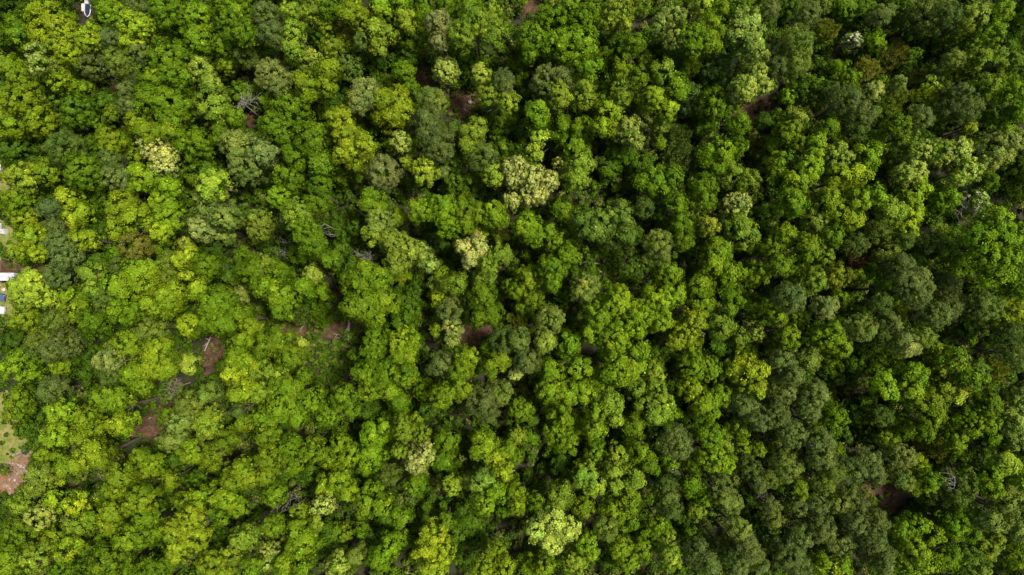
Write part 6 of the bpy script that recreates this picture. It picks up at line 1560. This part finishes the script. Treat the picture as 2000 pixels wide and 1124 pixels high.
car("parked_car", "blue car parked by the yard, half hidden under the spring-yellow crown", -2, 579, -13, BLUE, 4.1, 1.66)
car("parked_car", "white car parked below the blue car at the edge of the wood", -3, 604, -8, WHITE, 4.4, 1.76)
car("parked_van", "white van parked on the grass beside a tarp-covered load", -14, 440, -14, WHITE, 4.9, 1.9, 1.95, True, "van")

def trailer():
    x, y, _ = up(-2, 541, 2.4)
    root = empty("box_trailer", (x, y, float(gz(x, y))))
    tag(root, "long white box trailer with flat roof poking out from the tree", "trailer")
    bm = bmesh.new()
    box_bm(bm, -3.4, 3.4, -0.86, 0.86, 0.45, 2.3)
    obj_from_bm("body", bm, WHITE, root)
    bm = bmesh.new()
    box_bm(bm, -3.44, 3.44, -0.90, 0.90, 2.302, 2.40, 0.03, 0.03)
    for i in range(9):
        box_bm(bm, -3.1 + i * 0.77, -3.06 + i * 0.77, -0.85, 0.85, 2.402, 2.425)
    obj_from_bm("roof", bm, WHITE, root)
    for s in (-1, 1):
        for xw in (-0.5, 0.4):
            wheel(root, xw, s * 0.78, 0.34)
    V, F = join([tube_arrays([(3.4, -0.5, 0.45), (4.5, 0, 0.45)], [0.05, 0.05], 6), tube_arrays([(3.4, 0.5, 0.45), (4.5, 0, 0.45)], [0.05, 0.05], 6)])
    link(bpy.data.objects.new("drawbar", mesh_from("drawbar", V, F, CHROME)), root)
trailer()

def tarp_load():
    x, y = at(9, 453)
    root = empty("covered_load", (x, y, float(gz(x, y))), R(-8))
    tag(root, "pale tarp draped over a low square load on the grass", "covered load")
    n = 14
    bm = bmesh.new()
    g = [[None] * n for _ in range(n)]
    for i in range(n):
        for j in range(n):
            u, v = i / (n - 1) * 2 - 1, j / (n - 1) * 2 - 1
            e = max(abs(u), abs(v))
            z = 0.95 * (1 - max(0, (e - 0.72) / 0.28) ** 1.5) + random.uniform(-0.04, 0.04)
            g[i][j] = bm.verts.new((u * 0.82, v * 0.72, max(0.06, z)))
    for i in range(n - 1):
        for j in range(n - 1):
            bm.faces.new((g[i][j], g[i + 1][j], g[i + 1][j + 1], g[i][j + 1]))
    obj_from_bm("tarp", bm, TARP, root)
    bm = bmesh.new()
    box_bm(bm, -0.62, 0.62, -0.54, 0.54, 0.02, 0.80)
    obj_from_bm("crate", bm, DARKWOOD, root)
tarp_load()

def tub(px, py, r, mat, label):
    x, y = at(px, py)
    bm = bmesh.new()
    bmesh.ops.create_cone(bm, cap_ends=True, segments=18, radius1=r * 0.8, radius2=r, depth=0.6, matrix=Matrix.Translation((0, 0, 0.3)))
    top = [f for f in bm.faces if f.normal.z > 0.9]
    res = bmesh.ops.inset_region(bm, faces=top, thickness=r * 0.14)
    bmesh.ops.translate(bm, verts=list({v for f in top for v in f.verts}), vec=(0, 0, -0.35))
    o = obj_from_bm("plastic_tub", bm, mat)
    o.location = (x, y, float(gz(x, y)) + 0.02)
    tag(o, label, "tub")
tub(2, 557, 0.48, noise_mat("faded_pink_plastic", (0.42, 0.27, 0.25), (0.55, 0.38, 0.35), 2), "faded pinkish tub between the trailer and the blue car")
tub(1, 567, 0.36, TARP, "small pale tub just above the blue car")
tub(12, 566, 0.46, noise_mat("buff_plastic", (0.40, 0.31, 0.25), (0.52, 0.42, 0.36), 2), "buff tub closest to the spring-yellow crown".replace("closest to", "tucked against"))

def boat():
    x, y = at(174, 20)
    root = empty("rowing_boat", (x, y, float(gz(x, y))), R(-92))
    tag(root, "small white-rimmed boat with dark cover lying among the trees", "boat")
    prof = [(-1.7, .55), (-1.2, .66), (-.4, .70), (.4, .68), (1.0, .58), (1.45, .40), (1.75, .0)]
    outl = prof + [(a, -b) for a, b in reversed(prof[:-1])]
    bm = bmesh.new()
    lo = [bm.verts.new((a * .9, b * .62, 0.05)) for a, b in outl]
    hi = [bm.verts.new((a, b, 0.62)) for a, b in outl]
    n = len(outl)
    for i in range(n):
        bm.faces.new((lo[i], lo[(i + 1) % n], hi[(i + 1) % n], hi[i]))
    bm.faces.new(list(reversed(lo)))
    obj_from_bm("hull", bm, WHITE, root)
    V, F = tube_arrays([(a, b, 0.64) for a, b in outl + outl[:1]], [0.10] * (n + 1), 8)
    link(bpy.data.objects.new("gunwale", mesh_from("gunwale", V, F, WHITE, True)), root)
    bm = bmesh.new()
    bm.faces.new([bm.verts.new((a * .95, b * .9, 0.50)) for a, b in outl])
    obj_from_bm("cover", bm, NAVY, root)
    bm = bmesh.new()
    box_bm(bm, -2.0, -1.0, -0.75, 0.75, 0.55, 0.85, 0.12, 0.1)
    bevelled(bm, 0.08)
    obj_from_bm("stern_locker", bm, WHITE, root, True)
    x, y = at(164, 16)
    bm = bmesh.new()
    box_bm(bm, -0.42, 0.42, -0.95, 0.95, 0.1, 0.55, 0.1, 0.1)
    for v in bm.verts:
        v.co += Vector((random.uniform(-.08, .08), random.uniform(-.08, .08), random.uniform(-.05, .05)))
    o = obj_from_bm("scrap_panel", bm, noise_mat("rusting_white_sheet", (0.38, 0.20, 0.12), (0.72, 0.71, 0.69), 1.6))
    o.location = (x, y, float(gz(x, y)))
    tag(o, "dented white sheet-metal scrap with rusty edge beside the boat", "scrap metal")
boat()
